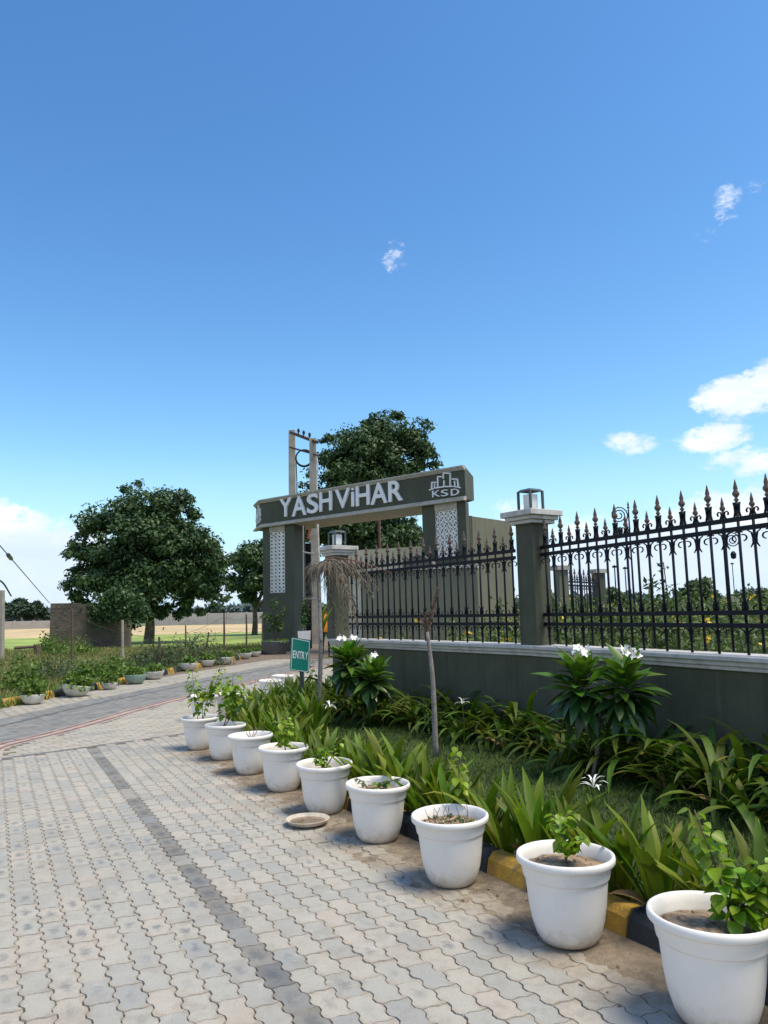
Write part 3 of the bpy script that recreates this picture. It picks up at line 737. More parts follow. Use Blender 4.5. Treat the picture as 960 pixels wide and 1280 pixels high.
x0, z0 = gplane(440.3, 613.4); x1, z1 = gplane(443.9, 609.8)
b = MB(); b.add([tuple(GA+rx*((x0+x1)/2+(x1-x0)/2*math.cos(k*math.pi/5))+Vector((0, 0, (z0+z1)/2+(z1-z0)/2*math.sin(k*math.pi/5)))+gnrm*dd) for dd in (.07, 0) for k in range(10)],
             [tuple(range(10))]+[(k, (k+1) % 10, 10+(k+1) % 10, 10+k)[::-1] for k in range(10)])
b.build('letter', letterm, gate)
def ribbon(pts2, wd, o_, ax, nrm_, parent, nm, mt, th=.06):
    b = MB()
    for (xa, za), (xb, zb_) in zip(pts2[:-1], pts2[1:]):
        v = Vector((xb-xa, zb_-za)); v.normalize(); q = Vector((-v.y, v.x))*wd/2; e = v*wd*.5
        c = [(xa-e.x+q.x, za-e.y+q.y), (xb+e.x+q.x, zb_+e.y+q.y), (xb+e.x-q.x, zb_+e.y-q.y), (xa-e.x-q.x, za-e.y-q.y)]
        P4 = [o_+ax*s+Vector((0, 0, z)) for s, z in c]
        b.add([tuple(p+nrm_*th) for p in P4]+[tuple(p) for p in P4], [(3, 2, 1, 0), (0, 1, 5, 4), (1, 2, 6, 5), (2, 3, 7, 6), (3, 0, 4, 7)])
    return b.build(nm, mt, parent)
LOGO = [[(152, 300), (152, 245), (190, 245)], [(178, 292), (178, 262)], [(207, 284), (207, 192), (240, 192)], [(258, 206), (258, 160), (322, 160), (322, 270)], [(265, 232), (265, 272)],
        [(342, 214), (388, 214), (396, 288)], [(362, 235), (366, 278)], [(133, 314), (180, 298), (270, 284), (350, 281), (410, 293)]]
def zq(p): return (520+p[0]/7.385, 570+p[1]/7.385)
for ln in LOGO: ribbon([gplane(*zq(p)) for p in ln], .042, GA, rx, gnrm, gate, 'emblem_stroke', letterm)
for ch, a, c in (('K', 157, 228), ('S', 238, 302), ('D', 330, 402)):
    ya, yb_ = 311, 371; m_ = (a+c)/2; dy = -(m_-280)*.09
    X0 = gplane(*zq((a, 330)))[0]; X1 = gplane(*zq((c, 330)))[0]; Z_1 = gplane(*zq((m_, ya+dy)))[1]; Z_0 = gplane(*zq((m_, yb_+dy)))[1]
    glyph(ch, X0, X1, Z_0, Z_1, GA, rx, Vector((0, 0, 1)), gnrm, gate, 'letter', letterm, .0, .06)
# the same emblem, small, on the angled left corner
c2 = Vector(G(GL, 0, 0)); c3 = Vector((LC.x, LC.y, 0)); ax = (c2-c3).normalized(); nn_ = Vector((ax.y, -ax.x, 0)); nn_ = nn_ if nn_.x < 0 else -nn_
Lc = (c2-c3).length
def cp(p): return (.12+(p[0]-133)/277*(Lc-.24), Z0+.22+(375-p[1])/215*.78)
for ln in LOGO: ribbon([cp(p) for p in ln], .07, c3, ax, nn_, gate, 'emblem_stroke', letterm, .04)
for ch, a, c in (('K', 157, 228), ('S', 238, 302), ('D', 330, 402)):
    glyph(ch, cp((a, 0))[0], cp((c, 0))[0], cp((0, 372))[1], cp((0, 304))[1], c3, ax, Vector((0, 0, 1)), nn_, gate, 'letter', letterm, .02, .04)

# tall side wall right behind the right gate pillar, low olive wall before it, cream wall behind
sage = mat('sage_wall_paint', (.14, .142, .095), .8, var=.08, nscale=.8, bump=.1, bscale=12, dirt=(.14, .14, .10), dscale=.6, streak=.5)
creamw = mat('cream_wall_paint', (.60, .55, .40), .8, var=.08, nscale=.8, bump=.1, bscale=10, dirt=(.45, .41, .3), dscale=.6)
def quadwall(name, label, A, B, th, z1a, z1b, mt, cat='wall', z0=-.05, parent=None, nm=None, capm=None):
    A, B = Vector(A), Vector(B); d = (B-A).normalized(); q = Vector((-d.y, d.x, 0))*th
    if q.y < 0: q = -q
    b = MB(); P = [A, B, B+q, A+q]
    if (P[1]-P[0]).cross(P[2]-P[1]).z < 0:
        P = [B, A, A+q, B+q]; z1a, z1b = z1b, z1a
    b.hexa([(p.x, p.y, z0) for p in P], [(P[0].x, P[0].y, z1a), (P[1].x, P[1].y, z1b), (P[2].x, P[2].y, z1b), (P[3].x, P[3].y, z1a)])
    if parent: return b.build(nm, mt, parent)
    t_ = thing(name, label, cat); b.build('masonry', mt, t_)
    if capm:
        b = MB(); q0 = q.normalized()*.06; e = d*.0
        P2 = [P[0]-q0, P[1]-q0, P[2]+q0, P[3]+q0]
        b.hexa([(p.x, p.y, z1a+.001) for p in P2], [(p.x, p.y, z1a+.09) for p in P2]); b.build('coping_slab', capm, t_)
    return t_
a_ = pt(592, 700, 27); c_ = pt(640, 700, 29); f_ = pt(574, 700, 26.6)
sw = thing('side_wall', 'tall sage wall running back from the right gate pillar', 'wall')
def gz(v, z): return (v.x, v.y, z)
bk = (c_-a_).normalized()
b = MB(); P = [Vector((a_.x, a_.y, 0)), Vector((c_.x, c_.y, 0)), Vector((c_.x-.8, c_.y+.7, 0)), Vector((f_.x, f_.y+1.2, 0)), Vector((f_.x, f_.y, 0))]
b.prism([(p.x, p.y) for p in P], -.05, 4.79); b.build('masonry', sage, sw)
MB().hexa(*[[(p.x, p.y, z) for p in (P[4]+Vector((0, -.03, 0)), P[0]+Vector((.0, -.03, 0)), P[0]+Vector((0, .0, 0)), P[4]+Vector((0, .0, 0)))] for z in (-.05, 4.8)]).build('shaded_face', golive, sw)  # dark sheet over the front face, its shade put into the colour
quadwall('compound_wall', 'long low sage wall with pale coping behind the middle stretch of fence', pt(452, 750, 23.5), pt(598, 750, 22.3), .2, 2.72, 2.72, sage, capm=gbeige)
quadwall('cream_wall', 'cream sunlit wall seen below the gate beam', pt(430, 700, 31), pt(530, 700, 29.5), .2, 3.98, 3.98, creamw)
# rounded head of a low structure behind the fence
b = MB(); cA = pt(499, 700, 25.2); cB = pt(546, 700, 24.6); dd = cB-cA; Lr = dd.length
prof = [(0, 0)]+[(Lr/2-Lr/2*math.cos(k*math.pi/12), 2.55+.75*math.sin(k*math.pi/12)) for k in range(13)]+[(Lr, 0)]
dn = dd.normalized(); bq = Vector((-dn.y, dn.x, 0))*.3
v = [(cA.x+dn.x*s, cA.y+dn.y*s, z) for s, z in prof]; v2 = [(x+bq.x, y+bq.y, z) for x, y, z in v]; n = len(v)
b.add(v+v2, [tuple(reversed(range(n))), tuple(range(n, 2*n))]+[(i, (i+1) % n, n+(i+1) % n, n+i) for i in range(n)])
t_ = thing('rounded_wall', 'grey-green wall with a rounded top behind the fence, left of the right gate pillar', 'wall'); b.build('masonry', mat('grey_olive_wall', (.115, .112, .085), .8, var=.1, nscale=.8), t_)

# second fence run far to the right with its pillars
FA, FB = pt(702, 740, 17.5), pt(749, 740, 19.5)
for p, lb in ((FA, 'small distant sage fence pillar directly right of the near lantern pillar'), (FB, 'small distant dark pillar with pale cap at the right end of the far railing')):
    t_ = thing('fence_pillar', lb, 'pillar', (p.x, p.y, 0), .35)
    MB().box((0, 0, 1.15), (.24, .24, 2.4)).build('shaft', golive if p is FB else sage, t_); MB().box((0, 0, 2.4), (.36, .36, .1)).build('cap', gbeige, t_)
fa = Vector((FA.x, FA.y, 0)); fb = Vector((FB.x, FB.y, 0))
fence(fa+(fb-fa).normalized()*.15, fb-(fb-fa).normalized()*.15, 'iron_fence', 'distant dark iron railing between the two small far pillars', z0=1.0)
quadwall('low_wall', 'distant low wall under the far railing', fa, fb, .15, 1.0, 1.0, sage)
#PART2
# ------------------------------------------------------------------ plants: leaf meshes shared by many leaves
def strap(L, W, bend, twist=.0, n=6, fold=.25, bluntness=.6):
    """sword leaf that rises along +z and bends towards +x"""
    v = []; f = []; x = z = 0.; a = 0.
    for i in range(n+1):
        t = i/n; wd = W*.5*(.55+1.6*t if t < .3 else 1.03)*(1-max(0, (t-bluntness)/(1-bluntness))**1.8)+.0008
        yb = Vector((math.sin(twist*t), math.cos(twist*t), 0)); nx = Vector((math.cos(a), 0, -math.sin(a)))
        c = Vector((x, 0, z)); v += [tuple(c+yb*wd+nx*wd*fold*-1), tuple(c), tuple(c-yb*wd-nx*wd*fold)]
        a = bend*((t+1/n)**1.6); x += math.sin(a)*L/n; z += math.cos(a)*L/n
    for i in range(n): f += [(3*i, 3*i+1, 3*i+4, 3*i+3), (3*i+1, 3*i+2, 3*i+5, 3*i+4)]
    return v, f
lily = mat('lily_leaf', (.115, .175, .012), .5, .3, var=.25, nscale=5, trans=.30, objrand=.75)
lily2 = mat('shaded_lily_leaf', (.075, .125, .013), .5, .3, var=.25, nscale=5, trans=.25, objrand=.7)  # darker copy for the wall row, shade by the wall put into the colour
lilydry = mat('dry_leaf', (.28, .17, .08), .8, var=.3, nscale=10, trans=.2)
LM = [mesh('leaf', *strap(rng.uniform(.42, .56), rng.uniform(.042, .056), rng.uniform(.15, .75), rng.uniform(-.7, .7)), lily, True) for _ in range(8)]
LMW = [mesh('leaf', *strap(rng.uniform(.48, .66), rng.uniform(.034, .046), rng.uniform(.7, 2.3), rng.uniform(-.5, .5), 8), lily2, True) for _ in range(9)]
lilyy = mat('yellowing_lily_leaf', (.20, .19, .03), .6, .3, var=.4, nscale=9, trans=.3, objrand=.4)
LY = [mesh('leaf', *strap(rng.uniform(.35, .5), .04, rng.uniform(.5, 2.2), rng.uniform(-1, 1)), lilyy, True) for _ in range(3)]
LD = mesh('dry_leaf', *strap(.25, .03, 1.2, 1.5), lilydry, True)
def clump(p, nleaf, sc_, label, group, meshes=LM, lean=(.05, .5), name='lily_plant', dry=.1):
    t_ = thing(name, label, 'plant', (p[0], p[1], .04), rng.uniform(0, 6), group)
    for k in range(nleaf):
        a = k*2.4+rng.uniform(-.5, .5); ti = rng.uniform(*lean)
        o = put('leaf', rng.choice(LY if rng.random() < .06 else meshes), t_, (math.cos(a)*.035*rng.random()*2, math.sin(a)*.035*rng.random()*2, 0), (0, 0, 0), sc_*rng.uniform(.7, 1.1))
        o.rotation_euler = (Matrix.Rotation(a, 3, 'Z') @ Matrix.Rotation(ti, 3, 'Y') @ Matrix.Rotation(rng.uniform(-.5, .5), 3, 'Z')).to_euler()
    for _ in range(rng.choice((0, 1, 1, 2, 3))):
        o = put('dry_leaf', LD, t_, (0, 0, 0), (0, 0, 0), sc_); o.rotation_euler = (Matrix.Rotation(rng.uniform(0, 6), 3, 'Z') @ Matrix.Rotation(.6, 3, 'Y')).to_euler()
    return t_
POTS = [((1.165, 3.01), 1.03), ((.80, 3.73), 1.03), ((.335, 4.52), 1), ((-.09, 5.36), 1), ((-.50, 6.11), 1), ((-.92, 6.88), 1), ((-1.33, 7.62), .99), ((-1.74, 8.37), .99), ((-2.16, 9.04), .98)]
ORD2 = 'first second third fourth fifth sixth seventh eighth ninth tenth eleventh twelfth thirteenth fourteenth fifteenth sixteenth seventeenth eighteenth nineteenth twentieth'.split()
ORD2 += ['twenty-'+k for k in ORD2[:9]]+['thirtieth']+['thirty-'+k for k in ORD2[:9]]+['fortieth']+['forty-'+k for k in ORD2[:9]]
ORD = ['nearest', 'second', 'third', 'fourth', 'fifth', 'sixth', 'seventh', 'eighth', 'ninth']
def pot_near(x, y):
    k = min(range(9), key=lambda i: math.hypot(POTS[i][0][0]+.3-x, POTS[i][0][1]+.15-y)); return ORD[k]+' white pot'+('' if k == 0 else ' from the camera')
P = smooth_path([(x, y, 0) for x, y in KERB], 40); acc = 0; used = {}
for a, b_ in zip(P[:-1], P[1:]):
    acc += (b_-a).length
    if acc > .27 and 2.2 < a.y < 13.5:
        acc = 0; d = (b_-a).normalized(); nrm = Vector((d.y, -d.x, 0)); u = rng.uniform(.20, .32); q = a+nrm*u
        if a.y > 8.3: u = rng.uniform(.2, .45)
        gp = pot_near(q.x, q.y) if a.y < 9.6 else 'entry sign'
        k = used.get(gp, 0); used[gp] = k+1
        clump(q, rng.randint(16, 22), rng.uniform(.95, 1.15)*(1.12 if a.y < 6.5 else 1.03), ORD2[k]+' lily clump right behind the kerb by the '+gp, 'sword-leaved lilies along the kerb')
        if a.y > 5.2 and rng.random() < .4:
            q = a+nrm*(u+rng.uniform(.25, .4)); kk_ = used.get('l'+gp, 0); used['l'+gp] = kk_+1; clump(q, rng.randint(9, 13), rng.uniform(.8, 1.), ORD2[kk_]+' lily clump, lawn side, by the '+gp, 'sword-leaved lilies along the kerb')
        if a.y > 8.8:
            for e in (.75, 1.1):
                q = a+nrm*(e+rng.uniform(-.1, .1)); kk_ = used.get('e', 0); used['e'] = kk_+1; clump(q, rng.randint(10, 13), rng.uniform(.9, 1.2), ORD2[kk_]+' lily clump, counted from the camera, around the entry sign', 'lilies around the entry sign')
names = ['at the right edge', 'right of the near flowering shrub', 'below the near pillar', 'right of the bare palm stem', 'left of the bare palm stem']
def wallrow(A, B, t0, t1, step, off0, off1, sc_):
    d = (B-A).normalized(); nrm = Vector((-d.y, d.x, 0)); nrm = nrm if nrm.x < 0 else -nrm; s = t0
    while s < t1:
        q = A+d*s+nrm*rng.uniform(off0, off1); px = project(q)[0]
        nm = names[0] if px > 880 else names[1] if px > 760 else names[2] if px > 640 else names[3] if px > 545 else names[4]
        if px > 1250: s += step; continue
        k_ = used.get((nm, off0 > .5), 0); used[(nm, off0 > .5)] = k_+1
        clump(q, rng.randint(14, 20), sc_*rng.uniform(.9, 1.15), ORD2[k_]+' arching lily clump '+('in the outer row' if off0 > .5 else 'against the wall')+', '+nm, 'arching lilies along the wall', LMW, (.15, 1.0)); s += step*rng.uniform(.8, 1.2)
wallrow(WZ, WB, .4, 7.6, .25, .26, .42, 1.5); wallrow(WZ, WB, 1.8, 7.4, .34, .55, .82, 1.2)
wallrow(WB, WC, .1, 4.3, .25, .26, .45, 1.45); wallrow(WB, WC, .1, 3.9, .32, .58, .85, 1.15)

# spider lily flowers
petal = mat('white_petal', (.84, .83, .76), .5)
pm_ = mesh('petal', *strap(.085, .007, 1.6, 0, 4), petal, True)
for (px, py), lb, cr_ in (((412, 884), 'white spidery lily flower beside the thin palm stem near the entry sign', 9), ((742, 985), 'white spidery lily flower on the lawn below the two-headed flowering shrub', 10), ((578, 880), 'white spidery lily flower by the wall, right of the bare palm stem', 7)):
    q = at(px, py, .50); t_ = thing('lily_flower', lb, 'flower', (q.x, q.y, .04)); MB().tube([(0, 0, 0), (.01, 0, .25), (0, 0, .46)], .006, 5).build('stem', lily, t_)
    for k in range(cr_):
        o = put('petal', pm_, t_, (0, 0, .46), (0, 0, 0), 1.25); o.rotation_euler = (Matrix.Rotation(k*2.4, 3, 'Z') @ Matrix.Rotation(rng.uniform(-.1, 1.0), 3, 'Y')).to_euler()

# ------------------------------------------------------------------ white pots
potm = mat('white_pot_plastic', (.80, .775, .73), .42, .45, var=.04, nscale=4, bump=.06, bscale=120, dirt=(.55, .50, .43), dscale=5, dlo=.55, dhi=.85, splash=(.16, (.42, .34, .25), 16, .75))
potsoil = mat('pot_soil', (.34, .245, .16), .95, var=.45, nscale=26, bump=1.0, bscale=60)
b = MB().lathe([(0, 0), (.105, 0), (.122, .008), (.141, .04), (.159, .10), (.170, .17), (.178, .25), (.1815, .282), (.182, .285), (.189, .289), (.190, .293), (.199, .345), (.1995, .348), (.212, .350), (.217, .356), (.2185, .372), (.216, .384), (.210, .388), (.205, .386), (.198, .378), (.190, .35), (.178, .29), (.17, .2), (0, .2)], 48)
POTM = mesh('pot_body', b.v, b.f, potm, True)
def soil_disc(r, seed):
    rr = random.Random(seed); b = MB(); nr_, na = 8, 28; v = []
    for i in range(nr_+1):
        for k in range(na):
            q = r*i/nr_; v.append((q*math.cos(k*2*math.pi/na), q*math.sin(k*2*math.pi/na), .018*(1-i/nr_)+rr.uniform(-.005, .006)))
    f = [(i*na+k, i*na+(k+1) % na, (i+1)*na+(k+1) % na, (i+1)*na+k)[::1] for i in range(nr_) for k in range(na)]
    b.add(v, f)
    for _ in range(26):
        a, q = rr.uniform(0, 6.28), r*math.sqrt(rr.random())*.92; c = Vector((q*math.cos(a), q*math.sin(a), .012*(1-q/r)+.006)); s = rr.uniform(.003, .009)
        b.add([tuple(c+Vector(p)*s) for p in ((1, 0, 0), (-.5, .9, 0), (-.5, -.9, 0), (0, .1, 1), (0, 0, -1))], [(0, 1, 3), (1, 2, 3), (2, 0, 3), (1, 0, 4), (2, 1, 4), (0, 2, 4)])
    return b
bleaf = mat('bright_leaf', (.18, .29, .016), .42, .45, var=.22, nscale=14, trans=.35, objrand=.6)
yleaf = mat('lime_leaf', (.27, .36, .030), .42, .45, var=.22, nscale=14, trans=.35, objrand=.5)
dleaf = mat('green_leaf', (.055, .115, .022), .45, .45, var=.22, nscale=14, trans=.3, objrand=.5)
stemm = mat('twig_bark', (.10, .075, .05), .8, var=.3, nscale=20)
def broadleaf(L, W, cup=.25):
    """heart-shaped leaf lying along +x, folded at the midrib, tip drooping"""
    o = [(0, .0), (.08, .30), (.25, .48), (.45, .50), (.65, .38), (.85, .16), (1, 0)]
    v = [(x*L, 0, -.18*L*x*x) for x, _ in o]; n = len(o)
    v += [(x*L, y*W, -.18*L*x*x+cup*y*W) for x, y in o[1:-1]]+[(x*L, -y*W, -.18*L*x*x+cup*y*W) for x, y in o[1:-1]]
    f = [(0, 1, n)]; f += [(i, i+1, n+i, n+i-1) for i in range(1, n-2)]+[(n-2, n-1, 2*n-3)]
    k = n-2; f += [(0, n+k, 1)]+[(i, n+k+i-1, n+k+i, i+1) for i in range(1, n-2)]+[(n-2, 2*n+k-3, n-1)]
    return v, f
BL = {m_.name: [mesh('leaf', *broadleaf(1, rng.uniform(.75, .95), rng.uniform(.1, .5)), m_, True) for _ in range(3)] for m_ in (bleaf, yleaf, dleaf)}
def leafy(parent, base, tip, n, size, mt, start=.2, wig=.03, thick=.005, spread=.025, branch=0, dense=1.0):
    n = int(n*dense)
    base, tip = Vector(base), Vector(tip); q = [base]
    for t in (.3, .6, 1.): q.append(base.lerp(tip, t)+Vector((rng.uniform(-wig, wig), rng.uniform(-wig, wig), wig*.6 if t < 1 else 0)))
    path = smooth_path(q, 5)
    MB().tube(path, [thick*(1-.6*i/len(path)) for i in range(len(path))], 5).build('stem', stemm, parent, True)
    for k in range(n):
        t = start+(1-start)*(k+.5)/n; i = min(int(t*(len(path)-1)), len(path)-2); p = path[i].lerp(path[i+1], t*(len(path)-1)-i)
        a = k*2.4+rng.uniform(-.6, .6); s = size*rng.uniform(.65, 1.15)*(1 if t < .85 else .75)
        e = Vector((math.cos(a), math.sin(a), 0))
        o = put('leaf', rng.choice(BL[mt.name]), parent, p+e*rng.uniform(.2, 1)*spread, (0, 0, 0), s)
        o.rotation_euler = (Matrix.Rotation(a, 3, 'Z') @ Matrix.Rotation(rng.uniform(-.35, .95), 3, 'Y') @ Matrix.Rotation(rng.uniform(-.5, .5), 3, 'X')).to_euler()
    for _ in range(branch):
        t = rng.uniform(.3, .8); p = base.lerp(tip, t); a = rng.uniform(0, 6.28); L = (tip-base).length*rng.uniform(.3, .5)
        leafy(parent, p, p+Vector((math.cos(a)*L, math.sin(a)*L, L*.6)), max(3, n//3), size, mt, .2, wig*.5, thick*.6, spread)
def pot(k, label, sc_=None, p=None, deep=0):
    (x, y), s = POTS[k] if p is None else (p, sc_)
    t_ = thing('flower_pot', label, 'plant pot', (x, y, 0), rng.uniform(0, 6), 'white plastic pots along the kerb'); t_.scale = (s, s, s*.945)
    t_.rotation_euler = (rng.uniform(-.022, .022), rng.uniform(-.022, .022), t_.rotation_euler.z)
    put('pot_body', POTM, t_); sb = soil_disc(.181, k+5); sb.build('soil', potsoil, t_, True, loc=(0, 0, .325-deep))
    return t_
plabels = ['large white pot nearest the camera at the right edge, with a wide leafy shrub', 'white pot second from the camera with a small bushy bright green plant', 'white pot third from the camera with low mossy growth and bare twigs', 'white pot fourth from the camera with a low scrap of leaves',
           'white pot fifth from the camera with a short bushy plant, a clay dish before it', 'white pot sixth from the camera with one upright lime-green plant', 'white pot seventh from the camera with bare forked twigs', 'white pot eighth from the camera holding a tall leafy shoot', 'white pot ninth from the camera with a tall thin leafy shoot']
DENSE = 1.7
for k in range(9): pot(k, plabels[k], deep=(.0 if k < 4 else .02))
for k, (px, py), s in ((9, (251, 902), .98), (10, (283, 897), .95), (11, (336, 876), .95), (12, (352, 868), .95)):
    q = at(px, py, 0)+Vector((0, .15, 0)); pot(k, ['white pot half hidden behind the ninth, first of the row turning to the gate', 'white pot hidden behind the leafy shoots of the eighth pot', 'white pot seen through the leaves left of the entry sign', 'farthest white pot just left of the entry sign post'][k-9], s, (q.x, q.y))
def plant(name, label, k, cat='plant'):
    (x, y), s = POTS[k]; return thing(name, label, cat, (x, y, .312*s))
t_ = plant('potted_shrub', 'wide bright green shrub with drooping branches in the nearest white pot', 0)
leafy(t_, (.08, -.02, 0), (.02, .05, .40), 44, .062, bleaf, .15, .03, .006, .03); leafy(t_, (.08, -.02, 0), (.20, -.04, .24), 44, .066, bleaf, .1, .03, .006, .04)
leafy(t_, (.09, -.02, .05), (.38, .02, .24), 37, .068, bleaf, .2, .02, .005, .04); leafy(t_, (.09, -.02, .02), (.30, -.16, .08), 27, .070, bleaf, .3, .02, .005, .03); leafy(t_, (.09, 0, .0), (.05, -.03, .20), 23, .06, bleaf, .3, .03, .005, .04)
t_ = plant('potted_plant', 'small bushy bright green plant in the second white pot from the camera', 1)
leafy(t_, (0, 0, 0), (-.03, .02, .22), 40, .055, bleaf, .2, .02, .006, .03, 2); leafy(t_, (0, 0, .02), (.09, .02, .14), 9, .052, bleaf, .3, .02, .004, .02)
t_ = plant('potted_plant', 'dark mossy ground growth with bare twigs in the third white pot', 2)
for _ in range(30):
    a, q = rng.uniform(0, 6.28), .12*math.sqrt(rng.random()); leafy(t_, (q*math.cos(a)*1.2, q*math.sin(a), 0), (q*math.cos(a)*1.2+rng.uniform(-.02, .02), q*math.sin(a), .025), 4, .018, dleaf, .2, .005, .002, .012)
for _ in range(11):
    x = rng.uniform(-.16, .15); y_ = rng.uniform(-.06, .08); MB().tube([(x, y_, 0), (x+rng.uniform(-.02, .02), y_, .04), (x+rng.uniform(-.04, .04), y_, .085)], .0018, 4).build('twig', stemm, t_)
t_ = plant('potted_plant', 'low sprawling leaves over the soil of the fourth white pot', 3)
leafy(t_, (-.06, 0, 0), (-.12, .0, .09), 8, .045, dleaf, .2, .02); leafy(t_, (-.04, 0, 0), (.08, .0, .06), 13, .048, bleaf, .1, .02); leafy(t_, (.0, 0, 0), (.18, -.02, .09), 9, .04, dleaf, .2, .02)
t_ = plant('potted_plant', 'short bushy yellow-green plant in the fifth white pot', 4)
leafy(t_, (0, 0, 0), (-.02, 0, .16), 37, .052, bleaf, .1, .03, .006, .04, 2); leafy(t_, (0, 0, 0), (.15, .02, .24), 8, .036, yleaf, .4, .02); leafy(t_, (0, 0, 0), (-.16, .05, .18), 8, .045, dleaf, .4, .02)
t_ = plant('potted_plant', 'upright lime-green leafy plant in the sixth white pot', 5)
leafy(t_, (.02, 0, 0), (.02, 0, .30), 48, .062, yleaf, .12, .02, .006, .04, 2)
t_ = plant('potted_plant', 'bare forked twigs in the seventh white pot', 6)
for dx in (-.07, -.02, .04, .08): MB().tube([(0, 0, 0), (dx*.6, 0, .06), (dx, .01, .13)], .0035, 5).build('twig', stemm, t_)
t_ = plant('potted_plant', 'tall leafy shoot leaning right in the eighth white pot', 7)
leafy(t_, (-.02, 0, 0), (.10, .03, .56), 70, .072, bleaf, .2, .04, .006, .09, 3); leafy(t_, (-.02, 0, 0), (.28, .0, .30), 23, .05, dleaf, .3, .03, .005, .05, 1)
t_ = plant('potted_plant', 'tall thin shoots of bright leaves in the ninth white pot', 8)
leafy(t_, (-.02, 0, 0), (-.08, .03, .60), 48, .070, bleaf, .3, .04, .005, .06); leafy(t_, (.03, 0, 0), (.22, .0, .60), 48, .070, yleaf, .4, .04, .005, .05); leafy(t_, (.03, 0, 0), (.10, .0, .40), 36, .07, bleaf, .2, .04, .005, .08, 2)
# young plant standing in the bed behind the third pot
q = at(560, 985, .05); t_ = thing('young_shrub', 'young lime-leaved shrub standing behind the third white pot', 'plant', (.42, 5.0, .04))
leafy(t_, (0, 0, 0), (-.01, 0, .62), 34, .06, yleaf, .3, .02, .006, .04)
for px, py, lb in ((352, 905, 'leafy green shrub in the bed left of the entry sign'), (312, 905, 'leafy green shrub behind the eighth white pot'), (395, 880, 'leafy green shrub just right of the entry sign post')):
    q = at(px, py, .05); t_ = thing('leafy_shrub', lb, 'shrub', (q.x, q.y, .04))
    for k in range(5): leafy(t_, (rng.uniform(-.1, .1), rng.uniform(-.1, .1), 0), (rng.uniform(-.35, .35), rng.uniform(-.2, .2), rng.uniform(.45, .8)), 14, .06, bleaf if k % 2 else dleaf, .2, .04, .005, .06)

# clay dish with a little muddy water
t_ = thing('clay_dish', 'shallow pale clay dish of muddy water on the pavers before the fifth pot', 'dish', (-.60, 5.76, .004))
MB().lathe([(0, 0), (.10, 0), (.135, .012), (.155, .035), (.160, .040), (.153, .041), (.132, .022), (.10, .012), (0, .012)], 40).build('bowl', mat('pale_clay', (.48, .43, .36), .75, var=.15, nscale=20, bump=.2), t_, True)
MB().lathe([(0, .021), (.1318, .021)], 32).build('muddy_water', mat('muddy_water', (.20, .14, .085), .12, .5, var=.25, nscale=12, dirt=(.09, .07, .045), dscale=14), t_, True)

# ------------------------------------------------------------------ frangipani shrubs
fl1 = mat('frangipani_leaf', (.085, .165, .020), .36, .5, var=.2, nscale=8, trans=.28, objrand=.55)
fl2 = mat('shaded_frangipani_leaf', (.035, .080, .020), .34, .5, var=.2, nscale=8, trans=.15, objrand=.5)  # darker copy for the lower leaves, shade under the crown put into the colour
def lance(L, W, droop):
    v = []; f = []; n = 6
    prof = [.12, .5, .85, 1., .9, .55, .03]
    for i in range(n+1):
        t = i/n; z = -droop*L*t*t; wd = W*.5*prof[i]; v += [(L*t, wd, z+wd*.3), (L*t, 0, z), (L*t, -wd, z+wd*.3)]
    for i in range(n): f += [(3*i, 3*i+1, 3*i+4, 3*i+3)[::-1], (3*i+1, 3*i+2, 3*i+5, 3*i+4)[::-1]]
    return v, f
FLm = {m_: [mesh('leaf', *lance(.27, .085, d), m_, True) for d in (.1, .3, .55)] for m_ in (fl1, fl2)}
fpetal = mesh('petal', *lance(.045, .03, .2), petal, True)
barkg = mat('grey_bark', (.20, .17, .13), .9, var=.3, nscale=18, bump=.6, bscale=50)
def frangipani(base, heads, label, sc_):
    base = Vector(base); t_ = thing('frangipani', label, 'shrub', base)
    trunk = MB(); fork = Vector((0, 0, 0)).lerp(sum((h[0]-base for h in heads), Vector())/len(heads), .68)
    trunk.tube(smooth_path([(0, 0, 0), fork*.5+Vector((.02, 0, 0)), fork], 5), .017, 7); trunk.build('trunk', barkg, t_, True)
    for h, fl, nl in heads:
        h = h-base; MB().tube([fork, fork.lerp(h, .5)+Vector((0, 0, -.01)), h], [.016, .014, .012], 6).build('branch', barkg, t_, True)
        for k in range(nl):
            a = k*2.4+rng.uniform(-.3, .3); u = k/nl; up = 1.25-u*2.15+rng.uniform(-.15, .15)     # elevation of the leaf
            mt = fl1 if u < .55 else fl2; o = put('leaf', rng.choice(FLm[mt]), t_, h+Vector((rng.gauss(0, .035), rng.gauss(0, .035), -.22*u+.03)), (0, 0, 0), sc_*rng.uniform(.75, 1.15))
            o.rotation_euler = (Matrix.Rotation(a, 3, 'Z') @ Matrix.Rotation(-up, 3, 'Y') @ Matrix.Rotation(rng.uniform(-.4, .4), 3, 'X')).to_euler()
        for fx, fy, fz in fl:
            for q in range(4):
                c = h+Vector((fx, fy, fz))+Vector((rng.uniform(-.045, .045), rng.uniform(-.04, .04), rng.uniform(-.025, .025)))
                for k in range(5):
                    o = put('petal', fpetal, t_, c, (0, 0, 0), 1.0); o.rotation_euler = (Matrix.Rotation(.5+.25*q, 3, 'X') @ Matrix.Rotation(q*.9-1, 3, 'Y') @ Matrix.Rotation(k*1.257+q, 3, 'Z') @ Matrix.Rotation(-.35, 3, 'Y')).to_euler()
q = at(740, 975, .05)
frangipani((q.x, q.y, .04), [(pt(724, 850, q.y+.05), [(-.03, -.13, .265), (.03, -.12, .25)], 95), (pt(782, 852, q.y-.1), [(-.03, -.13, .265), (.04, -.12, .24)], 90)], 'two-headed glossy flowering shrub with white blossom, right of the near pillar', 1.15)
q = at(455, 908, .05)
